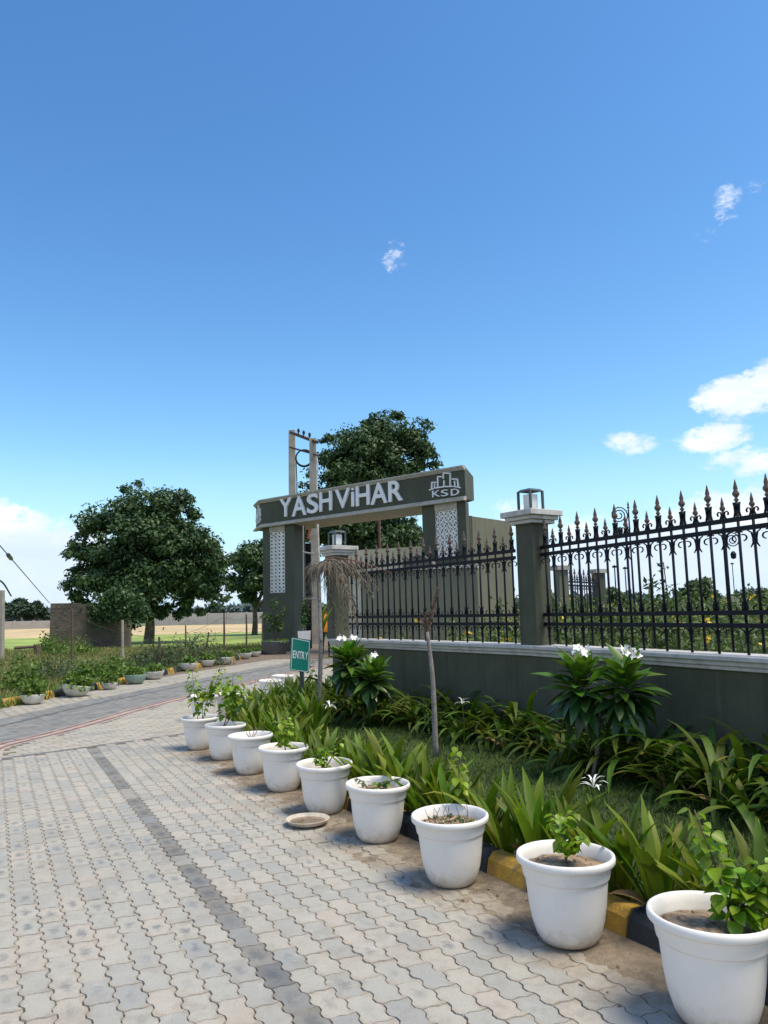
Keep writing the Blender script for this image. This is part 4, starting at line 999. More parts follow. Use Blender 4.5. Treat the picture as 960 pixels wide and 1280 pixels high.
frangipani((q.x, q.y, .04), [(pt(437, 826, q.y+.1), [(-.08, -.15, .30), (.08, -.1, .28)], 110), (pt(466, 845, q.y-.1), [(.02, -.16, .28)], 100)], 'bushy glossy flowering shrub before the farther pillar', 1.15)

# ------------------------------------------------------------------ dead palms
palmb = mat('dead_palm_stem', (.26, .235, .21), .9, var=.3, nscale=25, bump=.5, bscale=60, dirt=(.13, .11, .10), dscale=12)
deadf = mat('dead_frond', (.17, .145, .115), .9, var=.35, nscale=20, trans=.1)
redf = mat('reddish_dead_frond', (.19, .115, .085), .9, var=.35, nscale=20, trans=.1)
def frond(parent, pts_, n, L, mt, thick=.008, down=1.0, spread=.7):
    path = smooth_path(pts_, 8); f_ = MB().tube(path, [thick*(1-.8*i/len(path)) for i in range(len(path))], 5).build('frond', mt, parent, True)
    b = MB()
    for k in range(n):
        t = .12+.88*k/n; i = min(int(t*(len(path)-1)), len(path)-2); p = path[i]; d = (path[i+1]-path[i]).normalized(); sd = 1 if k % 2 else -1
        e = d.cross(Vector((0, 0, 1))); e = e.normalized() if e.length > .1 else Vector((1, 0, 0))
        l = L*rng.uniform(.5, 1.1)*math.sin(math.pi*min(1, .25+t*.7)); v = (e*sd*spread+d*rng.uniform(.2, .9)+Vector((rng.uniform(-.3, .3), rng.uniform(-.3, .3), -down*rng.uniform(.4, 1.4)))).normalized()
        q = p+v*l; md = p.lerp(q, .5)+Vector((rng.uniform(-.02, .02), rng.uniform(-.02, .02), .12*l)); w_ = Vector((rng.uniform(-1, 1), rng.uniform(-1, 1), 0)).normalized()*.0062
        b.add([p-w_, p+w_, md+w_, md-w_, q], [(0, 1, 2, 3), (3, 2, 4)])
    b.build('leaflets', mt, f_)
A0 = at(545, 948, .05); A1 = pt(537, 745, A0.y); AM = pt(541, 850, A0.y)
t_ = thing('dead_palm', 'thin bare grey palm stem with a dry reddish tip, upright in the lawn', 'palm', A0)
MB().tube(smooth_path([(0, 0, 0), AM-A0, pt(534, 790, A0.y)-A0], 6), [.03-.0011*i for i in range(13)], 8).build('trunk', palmb, t_, True)
h = pt(534, 795, A0.y)-A0
frond(t_, [h, h+Vector((.03, 0, .14)), h+Vector((.09, 0, .32)), h+Vector((.13, 0, .50))], 90, .13, redf, .011, -.3, .25); frond(t_, [h, h+Vector((-.02, .02, .12)), h+Vector((-.01, .02, .24))], 30, .1, redf, .008, .2, .3)
B0 = at(398, 895, .05); Dp = B0.y
t_ = thing('dead_palm', 'tall thin palm stem with drooping dead fronds, before the farther lantern pillar', 'palm', B0)
h = pt(397, 712, Dp)-B0
MB().tube(smooth_path([(0, 0, 0), pt(401, 800, Dp)-B0, h], 6), [.036-.001*i for i in range(13)], 8).build('trunk', palmb, t_, True)
def pp(px, py, dz=0): return pt(px, py, Dp+dz)-B0
for pts_, n, L, dn_ in (([h, pp(412, 697), pp(450, 702), pp(490, 716, -.2)], 91, .22, 1.2), ([h, pp(412, 712, .1), pp(436, 740), pp(447, 785, -.1)], 130, .42, .8), ([h, pp(402, 702, -.3), pp(425, 712, -.5), pp(440, 750, -.6)], 130, .42, .9),
                   ([h, pp(415, 700, -.4), pp(445, 715, -.4), pp(468, 748, -.3)], 130, .40, .9), ([h, pp(410, 705, .4), pp(428, 725, .2), pp(432, 792, .1)], 130, .42, .8), ([h, pp(420, 700, 0), pp(455, 712, 0), pp(476, 740, 0)], 110, .34, .9),
                   ([h, pp(396, 705, -.1), pp(388, 725, -.2), pp(386, 765, -.2)], 150, .28, .9), ([h, pp(405, 715, .2), pp(415, 750, .3), pp(418, 795, .3)], 120, .40, .7), ([h, pp(408, 700, .3), pp(440, 706, .6), pp(462, 742, .7)], 120, .36, 1.)):
    frond(t_, pts_, n, L, redf if n == 91 else deadf, .012, dn_)
sh = pp(400, 800)
for k, (a, b_) in enumerate((((404, 765), (411, 750)), ((407, 775), (416, 758)), ((401, 770), (399, 752)))):
    MB().tube([pp(400, 795), pp(*a), pp(*b_)], [.02, .03, .004], 4).build('green_shoot', bleaf, t_, True)
MB().tube([pp(401.5, 800, -.03), pp(399.5, 730, -.03), pp(397, 655, -.03)], [.021, .019, .017], 8).build('bleached_stem', mat('bleached_palm_stem', (.42, .39, .34), .8, var=.3, nscale=30, bump=.3, dirt=(.16, .13, .11), dscale=9, dlo=.5, dhi=.7), t_)

# ------------------------------------------------------------------ entry sign
SB = at(372, 900, .05); D = SB.y; t_ = thing('entry_sign', 'small green sign reading ENTRY on a dark post in the lilies', 'sign', (SB.x, D, .0))
tl, tr_, br_, bl = (pt(364.5, 796.5, D), pt(388, 800, D+.12), pt(386, 845, D+.12), pt(362.5, 838, D))
ex = (tr_-tl); ey = (bl-tl); ez = ex.cross(ey).normalized(); ez = ez if ez.y < 0 else -ez
org = tl-Vector((SB.x, D, 0))
def sgn(u, v, w_=0): return org+ex*u+ey*v+ez*w_
def rrect(m_, r, w_, nseg=5):
    o = []; 
    asp = ex.length/ey.length
    for cu, cv, a0 in ((1-m_-r, m_+r*asp, -90), (1-m_-r, 1-m_*asp-r*asp, 0), (m_+r, 1-m_*asp-r*asp, 90), (m_+r, m_*asp+r*asp, 180)):
        for k in range(nseg+1):
            a = R(a0+90*k/nseg); o.append((cu+r*math.cos(a), cv+r*asp*math.sin(a)))
    return o
def plate(m_, r, w0, w1, nm, mt, inner=None):
    o = rrect(m_, r, 0); n = len(o); b = MB()
    if inner is None: b.add([tuple(sgn(u, v, w1)) for u, v in o]+[tuple(sgn(u, v, w0)) for u, v in o], [tuple(range(n)), tuple(reversed(range(n, 2*n)))]+[(i, n+i, n+(i+1) % n, (i+1) % n) for i in range(n)])
    else:
        p = rrect(m_+inner, r-inner*.6, 0); b.add([tuple(sgn(u, v, w1)) for u, v in o]+[tuple(sgn(u, v, w1)) for u, v in p], [(i, (i+1) % n, n+(i+1) % n, n+i) for i in range(n)])
    return b.build(nm, mt, t_)
gsm = mat('green_sign_face', (.005, .20, .15), .45, var=.06, nscale=4); wsm = mat('white_sign_print', (.68, .74, .72), .5)
plate(0, .06, -.012, 0, 'panel', gsm); plate(.035, .06, 0, .0025, 'border_line', wsm, .028)
u = .10
for ch, wd in (('E', .125), ('N', .155), ('T', .135), ('R', .15), ('Y', .15)):
    glyph(ch, u, u+wd, 0, 1, org+ey*.62, ex, -ey*.235, ez, t_, 'letter', wsm, .02, .004); u += wd+.022
MB().box((ex.x*.5+org.x, .115, .5), (.055, .05, 1.0)).build('post', mat('sign_post', (.03, .045, .045), .5), t_)

# ------------------------------------------------------------------ trees
bark = mat('tree_bark', (.10, .08, .06), .9, var=.35, nscale=3, bump=.8, bscale=14)
def tree(name, label, base, blobs, n, size, lm, trunk_r, trunk_h, limbs=7, aspect=.55, group=None, shell=.55):
    """blobs: (x, y, z, r) relative to the base; leaves crowd the outer shell of each of many small clumps"""
    base = Vector(base); t_ = thing(name, label, 'tree', base, group=group)
    B = np.array(blobs, float); wts = B[:, 3]**1.7; wts /= wts.sum()
    nc = max(30, int(n/60)); ci = nr.choice(len(B), nc, p=wts); dirs = nr.normal(size=(nc, 3)); dirs /= np.linalg.norm(dirs, axis=1, keepdims=True); dirs[:, 2] = np.where(dirs[:, 2] < -.5, -dirs[:, 2]*.6, dirs[:, 2])
    cc = B[ci, :3]+dirs*B[ci, 3:4]*(shell+(1-shell)*nr.rand(nc, 1))*np.array([1, 1, .92]); crr = B[ci, 3]*nr.uniform(.25, .50, nc)
    k = nr.randint(0, nc, n); d = nr.normal(size=(n, 3)); d /= np.linalg.norm(d, axis=1, keepdims=True)
    Pn = cc[k]+d*crr[k][:, None]*(nr.rand(n, 1)**.45)*np.array([1.15, 1.15, .75]); N = d+np.array([0, 0, .55])+nr.normal(size=(n, 3))*.45
    V, Fq = leaf_quads(Pn, N, size*nr.uniform(.6, 1.3, n), aspect, .5); me = fast_mesh('crown', V, Fq, lm, nr.rand(n)); put('crown', me, t_)
    b = MB(); top = Vector((0, 0, trunk_h)); b.tube(smooth_path([(0, 0, -.1), (trunk_r*.3, 0, trunk_h*.5), top], 4), [trunk_r*(1.25-.5*i/8) for i in range(9)], 9)
    order = sorted(range(len(B)), key=lambda i: -B[i, 3])[:limbs]
    for i in order:
        e = Vector(B[i, :3]); mid = top.lerp(e, .5)+Vector((0, 0, -.08*(e-top).length)); b.tube(smooth_path([top-Vector((0, 0, .3)), mid, e], 4), [trunk_r*(.6-.05*q) for q in range(9)], 6)
        for _ in range(4):
            q = e+Vector(nr.normal(size=3)*B[i, 3]*.45); b.tube([mid.lerp(e, .5), q], [trunk_r*.2, trunk_r*.06], 5)
    b.build('trunk', bark, t_, True)
    return t_
def px_blobs(base, lst, depth_jit=.5):
    """crown clumps read off the photograph: pixel centre and pixel radius at the tree's distance"""
    base = Vector(base); out = []
    for px, py, r in lst:
        p = pt(px, py, base.y)-base; rr = r*base.y/F; out.append((p.x, rng.uniform(-1, 1)*rr*depth_jit, p.z, rr))
        if r > 22: out.append((p.x+rng.uniform(-.3, .3)*rr, rr*.9, p.z-.1*rr, rr*.8)); out.append((p.x+rng.uniform(-.3, .3)*rr, -rr*.8, p.z-.15*rr, rr*.75))
    return out
tl1 = leafmass_mat('dense_tree_leaf', (.024, .056, .024), (.046, .092, .032), (.085, .140, .046), .5, .12)
tl2 = leafmass_mat('tall_tree_leaf', (.024, .056, .022), (.050, .096, .030), (.090, .145, .045), .5, .14)
b1 = Vector((at(186, 803, 0).x, 46, -.04)); b1.x = pt(186, 780, 46).x
tree('spreading_tree', 'large dark spreading tree standing right of the old brick wall', b1, px_blobs(b1, [(165, 640, 34), (205, 632, 30), (232, 622, 18), (130, 655, 26), (110, 690, 28), (150, 690, 38), (200, 680, 42), (245, 680, 34), (262, 705, 24), (98, 728, 20), (125, 735, 30), (165, 735, 36), (210, 730, 38), (250, 730, 28), (272, 728, 20), (150, 765, 20), (180, 765, 24), (205, 768, 18), (235, 752, 18), (122, 768, 16), (155, 612, 12), (185, 612, 15), (282, 702, 14), (100, 668, 12), (92, 745, 15), (108, 760, 15), (140, 775, 15), (165, 782, 13), (225, 765, 15), (252, 765, 12), (180, 700, 34), (215, 655, 26), (150, 720, 30), (185, 665, 46), (170, 735, 48), (225, 715, 44), (140, 715, 44), (115, 665, 18), (108, 712, 22), (100, 755, 15), (262, 745, 20), (268, 690, 18), (245, 645, 18)]), 88000, .25, tl1, .27, 2.2, 9, shell=.0)
b2 = Vector((pt(462, 780, 52).x, 52, -.04))
tree('tall_tree', 'tall dark leafy tree rising behind the entrance gate', b2, px_blobs(b2, [(440, 560, 32), (480, 540, 26), (515, 548, 28), (535, 565, 17), (460, 530, 14), (500, 522, 12), (420, 575, 24), (405, 600, 22), (445, 600, 34), (490, 585, 30), (525, 580, 20), (395, 625, 26), (430, 640, 34), (480, 635, 34), (510, 625, 22), (412, 548, 12), (500, 565, 22), (400, 665, 26), (440, 680, 30), (490, 675, 32), (515, 665, 24), (470, 700, 30), (378, 610, 13), (370, 640, 16), (455, 585, 32), (470, 610, 34), (425, 610, 26), (505, 600, 26), (540, 580, 12), (465, 655, 34), (520, 690, 22), (415, 690, 22), (470, 570, 44), (450, 600, 46), (500, 600, 36), (520, 560, 24), (430, 660, 40), (490, 670, 40)]), 88000, .27, tl2, .4, 4.5, 9, shell=.0)
b3 = Vector((pt(318, 780, 60).x, 60, -.04))
tree('round_tree', 'dark tree between the big spreading tree and the gate', b3, px_blobs(b3, [(305, 700, 22), (325, 695, 26), (300, 730, 20), (330, 725, 28), (345, 700, 20), (312, 748, 12), (350, 680, 16), (350, 730, 26), (365, 705, 20)]), 22000, .33, tl1, .2, 2.2, 5, shell=.3)
tl3 = leafmass_mat('far_tree_leaf', (.022, .045, .030), (.036, .065, .036), (.060, .095, .045), .6, .1)
for px, py, r, Dd, lb in ((24, 760, 15, 165, 'far round tree beyond the field at the left edge, tallest of the pair'), (44, 764, 12, 170, 'far round tree beyond the field, right one of the pair at the left edge'), (4, 763, 10, 160, 'far low tree cut by the left edge of the picture'), (268, 765, 9, 165, 'far low tree beyond the pale boundary wall between the big trees')):
    bb = Vector((pt(px, 770, Dd).x, Dd, -.04)); tree('distant_tree', lb, bb, px_blobs(bb, [(px, py, r*.7), (px-r*.6, py+4, r*.6), (px+r*.6, py+3, r*.6), (px, py-r*.5, r*.5)]), 3500, .85, tl3, .4, 2.0, 3, group='far trees beyond the field')
tl4 = leafmass_mat('pale_tree_leaf', (.045, .080, .035), (.07, .115, .045), (.11, .16, .06), .6, .2)
for lst, Dd, nlf, ls, lb in (([(872, 735, 14), (860, 748, 12), (885, 748, 12), (895, 757, 8)], 70, 6000, .42, 'rounded grey-green tree on the skyline right of the far railing'), ([(850, 755, 10), (838, 760, 9)], 62, 2500, .4, 'low bushy tree left of the grey-green skyline tree'), ([(760, 742, 10), (772, 748, 9), (755, 755, 10)], 48, 3000, .3, 'small round tree just right of the far railing'),
                             ([(935, 748, 9), (955, 745, 10), (918, 752, 8)], 160, 3500, .8, 'far tree line clump at the right edge of the picture')):
    bb = Vector((pt(lst[0][0], 750, Dd).x, Dd, -.04)); tree('field_tree', lb, bb, px_blobs(bb, lst), nlf, ls, tl4, .18, 1.2, 3, group='trees on the skyline behind the fence')
# far wood that closes the horizon
def wood(name, x0, x1, D_, h0, h1, n, ls, lm, kind='stuff'):
    x = nr.uniform(x0, x1, n); hh = h0+(h1-h0)*(.5+.25*np.sin(x*.045)+.15*np.sin(x*.13+1)+.1*np.sin(x*.31)); z = hh*nr.rand(n)**.7; y = D_+nr.uniform(-12, 12, n)
    Pn = np.stack([x, y, z], 1); V, Fq = leaf_quads(Pn, nr.normal(size=(n, 3))+[0, -.6, .5], ls*nr.uniform(.6, 1.4, n), .7); return props(put(name, fast_mesh(name, V, Fq, lm, nr.rand(n))), kind=kind)
wood('far_wood', -500, 600, 620, 2, 13, 26000, 4.5, leafmass_mat('hazy_far_leaf', (.08, .12, .12), (.10, .14, .135), (.12, .16, .145), .8, .0))  # distance haze put into the pale bluish leaf colour
wood('far_scrub', 30, 260, 230, .5, 5.5, 12000, 1.6, leafmass_mat('far_scrub_leaf', (.05, .08, .05), (.075, .11, .06), (.10, .14, .07), .8, .0))

# ------------------------------------------------------------------ tall weeds and flowers behind the fence
wl = leafmass_mat('weed_leaf', (.05, .082, .025), (.095, .14, .045), (.17, .21, .075), .6, .25)
def back_region(x, y):
    """behind the wall line, before the far things"""
    if y < 9: s = x-(WB.x+(WA.x-WB.x)*(y-WB.y)/(WA.y-WB.y))
    else: s = x-(WB.x+(WC.x-WB.x)*(y-WB.y)/(WC.y-WB.y))
    return s > .5
n = 0; Ps = []; Hh = []
tries = 0
while n < 15500 and tries < 400000:
    tries += 1
    y = 3.2+34*rng.random()**1.5; x = rng.uniform(-1, 3+y*.62)
    if not back_region(x, y): continue
    px = project((x, y, 1.2))[0]
    if px < 430 or px > 1180: continue
    if px < 652 and (y > 20 or (px < 560 and y > 17)): continue
    dx_ = abs(math.sin(x*1.3+y*.7)+math.sin(x*.6-y*1.1+2)+math.sin(x*2.9+y*2.3)*.5)
    if px < 560 and rng.random() < .75: continue
    hgt = (.88+.25*dx_)*(.75 if px < 600 else 1)*(1+.012*y)
    Ps.append((x, y)); Hh.append(hgt*rng.uniform(.55, 1.1)); n += 1
Ps = np.array(Ps); Hh = np.array(Hh); per = 11
k = np.repeat(np.arange(len(Ps)), per); t = nr.rand(len(k))**.8; Pn = np.stack([Ps[k, 0]+nr.normal(size=len(k))*.07, Ps[k, 1]+nr.normal(size=len(k))*.07, Hh[k]*t], 1)
sz = (.055+.0030*Pn[:, 1])*nr.uniform(.6, 1.3, len(k))
V, Fq = leaf_quads(Pn, nr.normal(size=(len(k), 3))+[0, -.2, .8], sz, .5, -.3)
props(put('tall_weeds', fast_mesh('tall_weeds', V, Fq, wl, nr.rand(len(k)))), 'mass of tall green weeds behind the iron fence', 'weeds', kind='stuff')
yel = mat('yellow_petal', (.75, .50, .03), .6, trans=.2)
kf = [i for i in range(len(Ps)) if rng.random() < .012 and Ps[i, 1] < 22]; kk = np.repeat(np.array(kf), 7)
Pn = np.stack([Ps[kk, 0]+nr.normal(size=len(kk))*.03, Ps[kk, 1]+nr.normal(size=len(kk))*.03, Hh[kk]*1.0+nr.normal(size=len(kk))*.02], 1); V, Fq = leaf_quads(Pn, nr.normal(size=(len(kk), 3)), .04+.002*Pn[:, 1], .7)
props(put('yellow_flowers', fast_mesh('yellow_flowers', V, Fq, yel)), 'small yellow flowers scattered through the weeds behind the fence', 'flowers', kind='stuff')
stalks = [(700, 9.5, 1.9), (770, 9, 1.8), (797, 8.2, 1.85), (823, 8.8, 2.0), (835, 8.0, 2.05), (748, 10, 1.75), (730, 11, 1.7), (857, 9.6, 1.8), (700, 12, 1.7), (668, 11, 1.6), (615, 12, 1.75), (640, 12.5, 1.9), (905, 8, 1.55), (935, 7.6, 1.6), (560, 14, 1.6)]
for i, (px, D_, h_) in enumerate(stalks):
    p = pt(px, 740, D_); ref = 'in front of the far railing' if px < 760 and px > 690 else 'left of the tall lantern pillar' if px < 690 else 'right of the far railing' if px < 870 else 'near the right edge of the picture'
    t_ = thing('tall_weed', ORD2[sorted(stalks).index(stalks[i])]+' tall weed stalk from the left, '+ref, 'weed', (p.x, p.y, 0), group='tall weed stalks behind the fence'); b = MB(); m_ = rng.randint(1, 3); LP = []
    for q in range(m_):
        e = Vector((rng.uniform(-.2, .2), rng.uniform(-.2, .2), h_*rng.uniform(.8, 1.0))); b.tube(smooth_path([(0, 0, 0), e*.5+Vector((.03, 0, 0)), e], 4), .006, 4)
        for _ in range(60): u = rng.uniform(.25, 1); LP.append(tuple(e*u+Vector((rng.gauss(0, .05), rng.gauss(0, .05), 0))))
    b.build('stem', dleaf, t_); V, Fq = leaf_quads(np.array(LP), nr.normal(size=(len(LP), 3))+[0, 0, .7], .085*nr.uniform(.6, 1.3, len(LP)), .5); put('foliage', fast_mesh('foliage', V, Fq, wl, nr.rand(len(LP))), t_)

# pale low buildings and posts seen far off through the fence
for (a, b_, zt), lb, mt in (((881, 900, 2.1), 'small far white building seen through the right fence, left of the pair', 'pale'), ((908, 925, 2.5), 'small far pale building seen through the right fence, right of the pair', 'cream')):
    p, q = pt(a, 760, 120), pt(b_, 760, 122); t_ = thing('distant_building', lb, 'building'); m_ = mat('distant_'+mt+'_wall', (.62, .6, .55) if mt == 'pale' else (.55, .50, .42), .8, var=.1, nscale=.5)
    b = MB(); b.hexa([(p.x, p.y, 0), (q.x, q.y, 0), (q.x, q.y+5, 0), (p.x, p.y+5, 0)], [(p.x, p.y, zt), (q.x, q.y, zt), (q.x, q.y+5, zt), (p.x, p.y+5, zt)]); b.build('wall', m_, t_)
    b = MB(); b.hexa([(p.x-.2, p.y-.2, zt+.001), (q.x+.2, q.y-.2, zt+.001), (q.x+.2, q.y+5, zt+.001), (p.x-.2, p.y+5, zt+.001)], [(p.x-.2, p.y-.2, zt+.2), (q.x+.2, q.y-.2, zt+.2), (q.x+.2, q.y+5, zt+.2), (p.x-.2, p.y+5, zt+.2)]); b.build('roof_slab', gbeige, t_)
    for f_ in (.3, .65):
        c = p.lerp(q, f_); MB().box((c.x, c.y-.03, 1.2), (.7, .06, .9)).build('window', iron, t_)
def scroll_lamp(px, ytop, D_, label, flip=1):
    p = pt(px, 740, D_); zt = pt(px, ytop, D_).z; t_ = thing('ornamental_lamp_post', label, 'lamp post', (p.x, p.y, 0))
    MB().tube([(0, 0, 0), (0, 0, zt*.55), (0, 0, zt)], [.03, .02, .014], 8).build('pole', iron, t_); MB().lathe([(.0, 0), (.03, .02), (.012, .05), (.02, .08), (0, .16)], 8, (0, 0, zt)).build('finial', iron, t_)
    b = MB(); pts_ = []
    for k in range(26): a = k/25*2.2*2*math.pi; r = .17*(1-k/34); pts_.append((-flip*(.19)+r*math.cos(a)*flip, 0, zt-.12+r*math.sin(a)))
    b.tube(pts_, .012, 5); b.tube([(0, 0, zt-.5), (-flip*.06, 0, zt-.3), (-flip*.02, 0, zt-.12)], .012, 5); b.build('scroll_bracket', iron, t_)
    MB().lathe([(.0, -.16), (.05, -.14), (.06, -.05), (.03, 0), (0, .01)], 10, (-flip*.19, 0, zt-.36)).build('lantern', iron, t_)
scroll_lamp(792, 636, 15, 'ornamental iron lamp post with a scroll rising above the fence, left one'); scroll_lamp(909, 668, 16, 'ornamental iron lamp post behind the fence near the right edge', -1)
for px, yt, D_, lb in ((918, 703, 60, 'thin far pole between the fence bars near the right edge'), (770, 706, 40, 'thin far lamp pole right of the far railing'), (783, 708, 44, 'thin far pole, second right of the far railing')):
    p = pt(px, 740, D_); z = pt(px, yt, D_).z; t_ = thing('thin_pole', lb, 'pole', (p.x, p.y, 0)); MB().tube([(0, 0, 0), (0, 0, z)], [.04, .03], 6).build('tube', iron, t_); MB().box((0, 0, z-.1), (.22, .1, .10)).build('lamp_head', iron, t_)

# ------------------------------------------------------------------ poles behind the gate
conc = mat('pole_concrete', (.33, .30, .25), .85, var=.15, nscale=2, bump=.2, bscale=15, dirt=(.22, .20, .17), dscale=1.1)
rust = mat('rusty_steel', (.09, .055, .04), .8, var=.3, nscale=6)
blackm = mat('black_cable', (.015, .015, .017), .5)
p1, p2 = pt(366, 700, 41), pt(392.5, 700, 39.2); t_ = thing('double_utility_pole', 'pair of concrete utility poles with steel cross-bars and a coiled cable behind the gate', 'utility pole', (0, 0, 0))
za, zb_ = pt(366, 538, 41).z, pt(392.5, 548, 39.2).z
for p, z in ((p1, za), (p2, zb_)): MB().hexa([(p.x-.21, p.y-.13, 0), (p.x+.21, p.y-.13, 0), (p.x+.21, p.y+.13, 0), (p.x-.21, p.y+.13, 0)], [(p.x-.17, p.y-.11, z), (p.x+.17, p.y-.11, z), (p.x+.17, p.y+.11, z), (p.x-.17, p.y+.11, z)]).build('concrete_pole', conc, t_)
def bar2(pa, pb, w_, nm, mt, off=-.18):
    pa = Vector(pa)+Vector((0, off, 0)); pb = Vector(pb)+Vector((0, off, 0)); return MB().tube([pa, pb], w_, 4).build(nm, mt, t_)
c1, c2_ = pt(364, 541.5, 40.9), pt(397, 554, 39); bar2(c1, c2_, .10, 'cross_arm', rust); c3_, c4 = pt(363, 560, 40.9), pt(398, 570, 39); bar2(c3_, c4, .06, 'brace_bar', rust)
for f_ in (.30, .50, .72):
    p = c1.lerp(c2_, f_)+Vector((0, -.18, .08)); MB().lathe([(0, 0), (.03, 0), (.03, .08), (.09, .10), (.05, .15), (.09, .17), (.05, .22), (.07, .26), (0, .30)], 10, p).build('insulator', blackm, t_, True)
cc = pt(381, 574, 39.7); 
for rr_, dy in ((.44, -.30), (.41, -.34), (.46, -.26)): MB().tube([(cc.x+rr_*math.cos(a*math.pi/12), cc.y+dy, cc.z+rr_*math.sin(a*math.pi/12)) for a in range(25)], .028, 5, False).build('cable_coil', blackm, t_, True)
MB().tube([pt(370, 578, 39.5), pt(371, 600, 39.6), pt(371, 640, 39.8)], .03, 5).build('cable', blackm, t_); 
MB().tube([pt(396, 571, 38.8), pt(397, 585, 38.8), pt(396, 612, 38.8), pt(397, 660, 38.8)], .035, 5).build('white_conduit', mat('white_conduit', (.6, .58, .55), .6, dirt=(.45, .12, .07), dscale=1.5, dlo=.52, dhi=.6), t_)
MB().tube([pt(388, 661, 38.8), pt(386, 666, 38.8), pt(385, 673, 38.8)], .07, 5).build('red_cloth', mat('red_cloth', (.30, .05, .04), .8, var=.2), t_)
p = pt(475, 700, 36); t_ = thing('rust_red_pole', 'thin rust-red pole standing behind the gate opening', 'pole', (p.x, p.y, 0)); MB().tube([(0, 0, 0), (0, 0, pt(475, 630, 36).z)], .07, 7).build('tube', mat('rust_red_paint', (.13, .065, .055), .7, var=.2), t_)
# thin pipe frame left of the concrete pole
t_ = thing('pipe_frame', 'thin white pipe frame standing under the left end of the gate beam', 'frame')
D_ = 30.5; galv = mat('pale_pipe', (.33, .33, .31), .5)
for nm, a, b_, w_ in (('upright', (380, 812), (379, 657), .024), ('crossbar', (378, 690), (396, 693), .035), ('crossbar', (379, 748), (396, 749), .03)):
    MB().tube([pt(*a, D_), pt(*b_, D_)], w_, 6).build(nm, galv, t_)
t_ = thing('dark_cabinet', 'tall dark panel standing between the gate pillar and the concrete pole', 'cabinet'); a, b_ = pt(382, 760, 34), pt(389, 760, 34); MB().hexa([(a.x, 34, 0), (b_.x, 34, 0), (b_.x, 34.3, 0), (a.x, 34.3, 0)], [(a.x, 34, 4.6), (b_.x, 34, 4.6), (b_.x, 34.3, 4.6), (a.x, 34.3, 4.6)]).build('panel', iron, t_)

# grey tub and tall white planter by the left gate pillar
q = at(342, 818, 0); t_ = thing('grey_tub', 'wide grey tub with a sparse small tree before the left gate pillar', 'planter', (q.x, q.y+.4, 0))
MB().lathe([(0, 0), (.40, 0), (.43, .03), (.52, .44), (.54, .46), (.54, .50), (.50, .50), (.48, .42), (0, .42)], 28).build('tub_body', mat('grey_tub', (.13, .135, .14), .6, var=.1, nscale=4), t_, True)
MB().lathe([(0, .44), (.49, .43)], 20).build('soil', potsoil, t_)
tp = thing('small_tree', 'sparse small tree with reddish-green leaves in the wide grey tub', 'small tree', (q.x, q.y+.4, .42))
for a_ in ((-.35, 0, 1.2), (.05, .1, 1.75), (.3, -.1, 1.4), (.15, 0, 1.0)): leafy(tp, (0, 0, 0), a_, 24, .15, dleaf, .4, .08, .02, .14, 2)
for k in range(26): a = rng.uniform(0, 6.28); leafy(tp, (.4*math.cos(a), .4*math.sin(a), 0), (.46*math.cos(a), .46*math.sin(a), .14), 5, .11, bleaf, .1, .02, .006, .08)
q = at(380, 818, 0); t_ = thing('white_planter', 'tall square white planter partly behind the entry sign', 'planter', (q.x, q.y+.2, 0))
MB().hexa([(-.17, -.17, 0), (.17, -.17, 0), (.17, .17, 0), (-.17, .17, 0)], [(-.23, -.23, .86), (.23, -.23, .86), (.23, .23, .86), (-.23, .23, .86)]).build('box', potm, t_)
tp = thing('potted_shrub', 'dark green bushy plant rising from the tall square white planter', 'plant', (q.x, q.y+.2, .85))
for k in range(5): leafy(tp, (0, 0, 0), (rng.uniform(-.25, .25), rng.uniform(-.2, .2), rng.uniform(.7, 1.35)), 20, .16, dleaf, .2, .05, .012, .1)

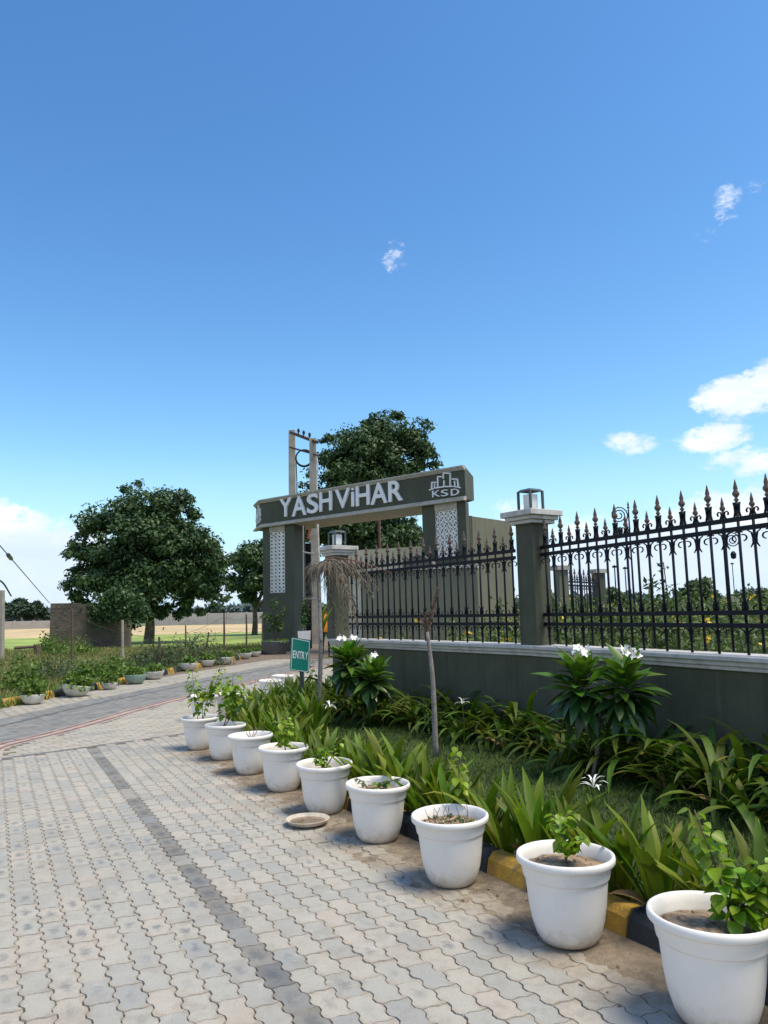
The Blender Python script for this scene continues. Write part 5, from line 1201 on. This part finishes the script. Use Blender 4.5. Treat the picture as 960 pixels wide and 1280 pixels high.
# ------------------------------------------------------------------ person by the pillar (mostly hidden by the palm)
def person(px, py, D_, label, h=1.70):
    q = at(px, py, 0); t_ = thing('person', label, 'person', (q.x, q.y, 0), .25)
    J = [((0, 0, .93), .14), ((0, 0, 1.12), .125), ((0, .0, 1.34), .15), ((0, 0, 1.44), .07), ((0, -.01, 1.52), .055), ((0, -.01, 1.60), .088), ((0, -.005, 1.68), .075),
         ((.09, 0, .88), .095), ((.10, -.01, .49), .058), ((.10, .02, .09), .038), ((.10, -.10, .035), .035), ((-.09, 0, .88), .095), ((-.11, .02, .49), .058), ((-.12, .06, .09), .038), ((-.13, -.06, .035), .035),
         ((.17, 0, 1.38), .055), ((.21, .02, 1.13), .043), ((.20, -.08, .90), .033), ((.20, -.11, .82), .03), ((-.17, 0, 1.38), .055), ((-.21, .03, 1.13), .043), ((-.20, -.05, .90), .033), ((-.20, -.08, .82), .03)]
    E_ = [(0, 1), (1, 2), (2, 3), (3, 4), (4, 5), (5, 6), (0, 7), (7, 8), (8, 9), (9, 10), (0, 11), (11, 12), (12, 13), (13, 14), (2, 15), (15, 16), (16, 17), (17, 18), (2, 19), (19, 20), (20, 21), (21, 22)]
    me = bpy.data.meshes.new('body'); me.from_pydata([j[0] for j in J], E_, []); o = put('body', me, t_)
    md = o.modifiers.new('skin', 'SKIN'); 
    for v, (c, r) in zip(me.skin_vertices[0].data, J): v.radius = (r, r*.85)
    me.skin_vertices[0].data[0].use_root = True; o.modifiers.new('sub', 'SUBSURF').levels = 1
    skin = mat('brown_skin', (.20, .10, .06), .6); shirt = mat('orange_shirt', (.70, .24, .02), .8, var=.12, nscale=9); trou = mat('black_trousers', (.012, .013, .018), .8)
    dg = bpy.context.evaluated_depsgraph_get(); m2 = bpy.data.meshes.new_from_object(o.evaluated_get(dg)); o.modifiers.clear(); o.data = m2; m2.name = 'body'
    for m_ in (skin, shirt, trou): m2.materials.append(m_)
    for p in m2.polygons:
        c = p.center; p.use_smooth = True; p.material_index = 1 if (c.z > .90 and c.z < 1.45 and not (abs(c.x) > .2 and c.z < 1.16)) else 2 if c.z <= .90 and abs(c.x) < .2 else 0
    MB().lathe([(.098, -.02), (.102, .03), (.085, .075), (.045, .105), (0, .112)], 14, (0, .012, 1.63)).build('hair', mat('black_hair', (.01, .01, .01), .6), t_, True)
    return t_
person(408, 822.5, 26, 'person in orange shirt and black trousers standing behind the dead palm')

# ------------------------------------------------------------------ left verge: bowls, kerb growth, shrubs, posts, old wall
bowlm = mat('concrete_bowl', (.60, .58, .53), .8, var=.12, nscale=6, bump=.3, bscale=40, dirt=(.30, .29, .25), dscale=3.5, dlo=.5, dhi=.75)
bowlg = mat('mossy_bowl', (.22, .30, .25), .8, var=.2, nscale=6, dirt=(.38, .38, .34), dscale=5)
b = MB().lathe([(0, 0), (.10, 0), (.16, .02), (.22, .08), (.262, .16), (.28, .235), (.28, .245), (.268, .245), (.25, .18), (0, .17)], 28); BM_ = mesh('bowl', b.v, b.f, bowlm, True); BMg = mesh('bowl', b.v, b.f, bowlg, True)
vleaf = leafmass_mat('verge_leaf', (.055, .11, .018), (.10, .175, .028), (.20, .28, .05), .55, .25)
spots_b = [(34, 882, 30), (88, 872, 36), (133, 863, 22), (166, 856, 28), (189, 850, 26), (233, 839, 24), (256, 834, 22), (278, 831, 22), (305, 824, 18), (318, 821, 15)]
bl_ = ['first bowl planter from the left edge, spilling dark leaves', 'second bowl planter from the left, tilted with trailing leaves', 'third bowl planter from the left, mostly hidden by leaves', 'fourth bowl planter, stained green on its side', 'fifth bowl planter, right behind the green-stained one', 'sixth bowl planter, clean white, before the dark shrub', 'seventh bowl planter, between two yellow kerb stones', 'eighth bowl planter, left of the far pair', 'left one of the far pair of bowl planters near the gate', 'right one of the far pair of bowl planters near the gate']
for k, (px, py, w_) in enumerate(spots_b):
    q = at(px, py, 0); s = w_*q.y/F/.56*.97; t_ = thing('bowl_planter', 'pale '+bl_[k], 'planter', (q.x, q.y+.2, 0), rng.uniform(0, 6), 'bowl planters across the road'); t_.scale = (s, s, s*(.95))
    t_.rotation_euler = (rng.uniform(-.05, .05), (.16 if k == 1 else rng.uniform(-.05, .05)), rng.uniform(0, .3)); put('bowl', BMg if k == 3 else BM_, t_)
    n = 420 if k < 3 else 260; a = nr.rand(n)*6.283; r = np.sqrt(nr.rand(n))*(.29 if k < 3 else .25); hh = (.42 if k in (0, 2) else .2)*nr.rand(n)*(1-(r/.42)**2)
    Pn = np.stack([r*np.cos(a), r*np.sin(a), .24+hh-.06*(r > .27)], 1); V, Fq = leaf_quads(Pn, nr.normal(size=(n, 3))+[0, 0, .8], .095*nr.uniform(.7, 1.4, n), .65, .2)
    put('foliage', fast_mesh('foliage', V, Fq, vleaf, nr.rand(n)), t_)
# verge growth
pts = []; 
while len(pts) < 21000:
    y = 9+30*rng.random()**1.35; x = -rng.uniform(4.6, 24)
    s = side(PLANT, x, y)
    if s > -.18: continue
    if not -260 < project((x, y, 0))[0] < 400: continue
    g_ = math.sin(x*.9+y*.5)+math.sin(x*.4-y*.8+1)+math.sin(x*2.1+y*1.7)*.6
    if g_ < -.8 and rng.random() < .7: continue
    pts.append((x, y))
gl = leafmass_mat('verge_grass', (.09, .115, .035), (.17, .185, .06), (.33, .29, .13), .8, .2)
props(blades('verge_grass', pts, .05, .24, .02, gl, .9, -.04, 3), 'rough grass and weeds on the verge beyond the road', 'grass', kind='stuff')
pts = [];
while len(pts) < 3600:
    y = 11+26*rng.random(); x = -rng.uniform(4.6, 24); g_ = math.sin(x*.7+y*.9)+math.sin(x*1.4-y*.6)
    if side(PLANT, x, y) > -.25 or g_ < .5 or not -260 < project((x, y, 0))[0] < 400: continue
    pts.append((x, y, -.02+.24*rng.random()**1.5))
pts = np.array(pts); V, Fq = leaf_quads(pts, nr.normal(size=(len(pts), 3))+[0, 0, .6], .085*nr.uniform(.6, 1.3, len(pts)), .6)
props(put('verge_weeds', fast_mesh('verge_weeds', V, Fq, leafmass_mat('dusty_weed', (.085, .12, .045), (.14, .18, .065), (.20, .235, .095), .7, .2), nr.rand(len(pts)))), 'low broad-leaved weeds on the verge', 'weeds', kind='stuff')
pts = [];
P = smooth_path([(x, y, 0) for x, y in PLANT], 30)
for a in P:
    if a.y > 32: break
    for _ in range(9): pts.append((a.x+rng.uniform(-.35, .16 if a.y < 14.4 else .0), a.y+rng.uniform(-.2, .2)))
props(blades('kerb_grass', pts, .04, .22, .016, vleaf, 1.2, -.01, 2), 'bright grass growing over the far kerb between the bowl planters', 'grass', kind='stuff')
feath = leafmass_mat('feathery_leaf', (.045, .075, .04), (.075, .11, .055), (.11, .15, .075), .7, .2)
for px, py, D_, r, hh, lb in ((245, 822, 24, 1.1, 1.05, 'feathery grey-green shrub behind the sixth bowl planter'), (205, 832, 23, .95, .85, 'feathery grey-green shrub at the rusty post right of centre'), (70, 838, 20, 1.1, .6, 'low bluish shrub on the verge behind the second bowl planter'), (60, 790, 34, .55, 1.0, 'small dark bush against the left end of the old brick wall'),
                       (88, 812, 32, 1.2, .8, 'shrub growing at the foot of the old brick wall'), (110, 852, 18.5, .6, .55, 'leafy bush beside the second bowl planter'), (28, 856, 16.5, .5, .75, 'upright leafy bush behind the first bowl planter'), (142, 852, 19, .6, .6, 'leafy bush over the third bowl planter'), (185, 836, 24, .8, .7, 'dusty shrub behind the fifth bowl planter')):
    p = pt(px, py, D_); t_ = thing('verge_shrub', lb, 'shrub', (p.x, D_, -.04)); n = int(1400*r*hh+400); d = nr.normal(size=(n, 3)); d /= np.linalg.norm(d, axis=1, keepdims=True); d[:, 2] = abs(d[:, 2]); rad = nr.rand(n, 1)**.5
    lump = 1+.25*np.sin(d[:, :1]*5+px)*np.cos(d[:, 1:2]*6); Pn = d*rad*lump*np.array([r, r*.8, hh]); lm_ = feath if ('feathery' in lb or 'blu' in lb or 'dusty' in lb) else vleaf
    V, Fq = leaf_quads(Pn, nr.normal(size=(n, 3))+d, (.10 if lm_ is vleaf else .13)*nr.uniform(.6, 1.3, n), .6 if lm_ is vleaf else .22); put('foliage', fast_mesh('foliage', V, Fq, lm_, nr.rand(n)), t_)
    b = MB(); [b.tube([(0, 0, 0), tuple(Pn[nr.randint(n)]*.8)], [.015, .005], 4) for _ in range(7)]; b.build('stems', stemm, t_)
# posts and wires
postm = mat('weathered_post', (.11, .075, .055), .9, var=.3, nscale=8); posts = [(90, 828, 762, 'rusty'), (153, 826, 775, 'pale'), (199, 836, 796, 'rusty'), (232, 810, 781, 'rusty'), (257, 812, 790, 'leaning'), (280, 815, 766, 'rusty'), (308, 809, 768, 'rusty'), (328, 806, 767, 'rusty')]
tops = []
for k, (px, yb_, yt, kd) in enumerate(posts):
    q = at(px, yb_, 0); q2 = pt(px+(4 if kd == 'leaning' else 0), yt, q.y); t_ = thing('fence_post', ['dark upright post before the old brick wall', 'pale thin stone post right of the old brick wall', 'thick dark post beside the feathery shrub', 'dark post at the edge of the green field', 'short leaning post at the edge of the green field', 'tallest dark post at the edge of the green field', 'dark post left of the entrance gate', 'post almost touching the left gate pillar'][k], 'post', (q.x, q.y, -.05), group='old posts along the field')
    e = Vector((q2.x-q.x, 0, q2.z+.05)); MB().tube([(0, 0, 0), e*.5+Vector((.01, 0, 0)), e], [.05, .045, .035] if kd != 'pale' else [.06, .05, .05], 6).build('shaft', conc if kd == 'pale' else postm, t_); tops.append(Vector((q.x, q.y, -.05))+e)
t_ = thing('wire_fence', 'sagging wires strung between the old posts along the field', 'wire')
for f_ in (.55, .9):
    for a, b_ in ((0, 2), (2, 5), (5, 6), (6, 7)):
        A_, B_ = tops[a], tops[b_]; A_ = Vector((A_.x, A_.y, A_.z*f_)); B_ = Vector((B_.x, B_.y, B_.z*f_)); MB().tube(smooth_path([A_, A_.lerp(B_, .5)-Vector((0, 0, .12)), B_], 5), .006, 4).build('wire_strand', rust, t_)
q = at(20, 830, 0); t_ = thing('fallen_rail', 'dark fallen rail propped on a stub in the grass before the old wall', 'rail'); MB().tube([pt(18, 810, 33), pt(47, 808, 33)], .06, 5).build('rail', postm, t_); MB().tube([pt(46, 806, 33), pt(47, 817, 33)], .14, 6).build('stub', postm, t_)
# old brick wall
oldm = mat('old_brick_wall', (.075, .068, .056), .95, var=.3, nscale=1.6, bump=.8, bscale=10, dirt=(.045, .04, .035), dscale=1.4, dlo=.45, dhi=.65)
oldl = mat('old_plaster', (.085, .075, .06), .95, var=.25, nscale=1.2, bump=.5, bscale=8, dirt=(.065, .058, .048), dscale=1.1)
t_ = thing('old_brick_wall', 'weathered grey brick wall with a slightly lighter right half, before the big tree', 'wall')
A_, M_, B_ = pt(62, 790, 37), pt(96, 790, 37.8), pt(162, 790, 39.5)
def wslab(a, b_, zt, mt, nm, z0=-.05, dy=.3, off=0):
    MB().hexa([(a.x, a.y+off, z0), (b_.x, b_.y+off, z0), (b_.x, b_.y+dy, z0), (a.x, a.y+dy, z0)], [(a.x, a.y+off, zt), (b_.x, b_.y+off, zt), (b_.x, b_.y+dy, zt), (a.x, a.y+dy, zt)]).build(nm, mt, t_)
wslab(A_, M_, 2.27, oldm, 'brick_panel'); wslab(M_, B_, 2.22, oldl, 'plaster_panel')
bb_ = MB(); brickv = MB().box((0, 0, 0), (.235, .05, .08)); bmesh_ = mesh('brick', brickv.v, brickv.f, mat('grey_brick', (.075, .067, .055), .95, var=.35, nscale=4, objrand=.6))
dW = (M_-A_); LW = dW.length; dW.normalize(); aW = math.atan2(dW.y, dW.x)
for r_ in range(24):
    for c in range(int(LW/.25)):
        s = c*.25+.13+(.12 if r_ % 2 else 0)
        if s > LW-.1 or rng.random() < .55: continue
        p = A_+dW*s; put('brick', bmesh_, t_, (p.x, p.y-rng.uniform(-.022, -.010), .05+r_*.093), (0, 0, aW))
p = pt(138, 790, 38.2); t_ = thing('overhanging_foliage', 'dark bush hanging over the right half of the old wall', 'shrub', (p.x, 38.2, 0)); n = 5200  # overhanging crown of the big tree, built as a separate mass
d = nr.normal(size=(n, 3)); Pn = np.stack([d[:, 0]*.6+.25, d[:, 1]*.25+.1, 2.25+d[:, 2]*.36-.22*np.abs(d[:, 0])], 1); V, Fq = leaf_quads(Pn, nr.normal(size=(n, 3))+[0, -.4, .5], .2*nr.uniform(.6, 1.3, n), .55)
put('foliage', fast_mesh('foliage', V, Fq, tl1, nr.rand(n)), t_); b = MB(); [b.tube([(rng.uniform(-.6, .6), .4, 0), (rng.uniform(-.8, .8), .1, 2.0)], [.03, .01], 5) for _ in range(5)]; b.build('stems', bark, t_)
# far boundary wall of panels beyond the fields
farw = mat('far_pale_wall', (.42, .39, .35), .9, var=.12, nscale=.4, dirt=(.30, .28, .26), dscale=.25)
for (xa, xb), lb, Dw, zt in (((-6, 66), 'pale far boundary wall beyond the tan field at the left', 135, 1.35), ((190, 332), 'pale far boundary wall beyond the green field between the trees', 142, 2.0)):
    t_ = thing('panel_wall', lb, 'wall'); p, q = pt(xa, 775, Dw), pt(xb, 775, Dw); n = max(3, int((q.x-p.x)/3.2)); L = (q.x-p.x)/n; pm2 = mesh('panel', *(lambda bb: (bb.v, bb.f))(MB().box((0, 0, zt/2), (L-.25, .15, zt))), farw); pm3 = mesh('post', *(lambda bb: (bb.v, bb.f))(MB().box((0, 0, zt/2+.06), (.25, .3, zt+.12))), farw)
    for k in range(n): put('panel', pm2, t_, (p.x+(k+.5)*L, Dw, 0)); put('post', pm3, t_, (p.x+k*L, Dw, 0))
# utility pole cut by the left edge, its wires, and the two sagging cables
q = at(1, 826, 0); t_ = thing('utility_pole', 'grey concrete pole cut off by the left edge of the picture', 'utility pole', (q.x-.12, q.y, 0)); zt = pt(0, 738, q.y).z
MB().hexa([(-.2, -.12, -.05), (.2, -.12, -.05), (.2, .12, -.05), (-.2, .12, -.05)], [(-.12, -.1, zt), (.12, -.1, zt), (.12, .1, zt), (-.12, .1, zt)]).build('concrete_pole', conc, t_)
t_ = thing('overhead_cable', 'black overhead cable with a spacer slanting down at the left edge', 'cable'); MB().tube([pt(-30, 648, 30), pt(12, 696, 45), pt(62, 754, 120)], [.03, .035, .06], 5).build('cable', blackm, t_); MB().tube([pt(10, 693.5, 44.2), pt(14, 698.5, 45.7)], .12, 6).build('spacer', blackm, t_)
t_ = thing('overhead_cable', 'short dark cable looping from the pole at the left edge', 'cable'); MB().tube(smooth_path([pt(-12, 722, 26), pt(3, 728, 26), pt(14, 745, 30)], 5), .03, 5).build('cable', blackm, t_)
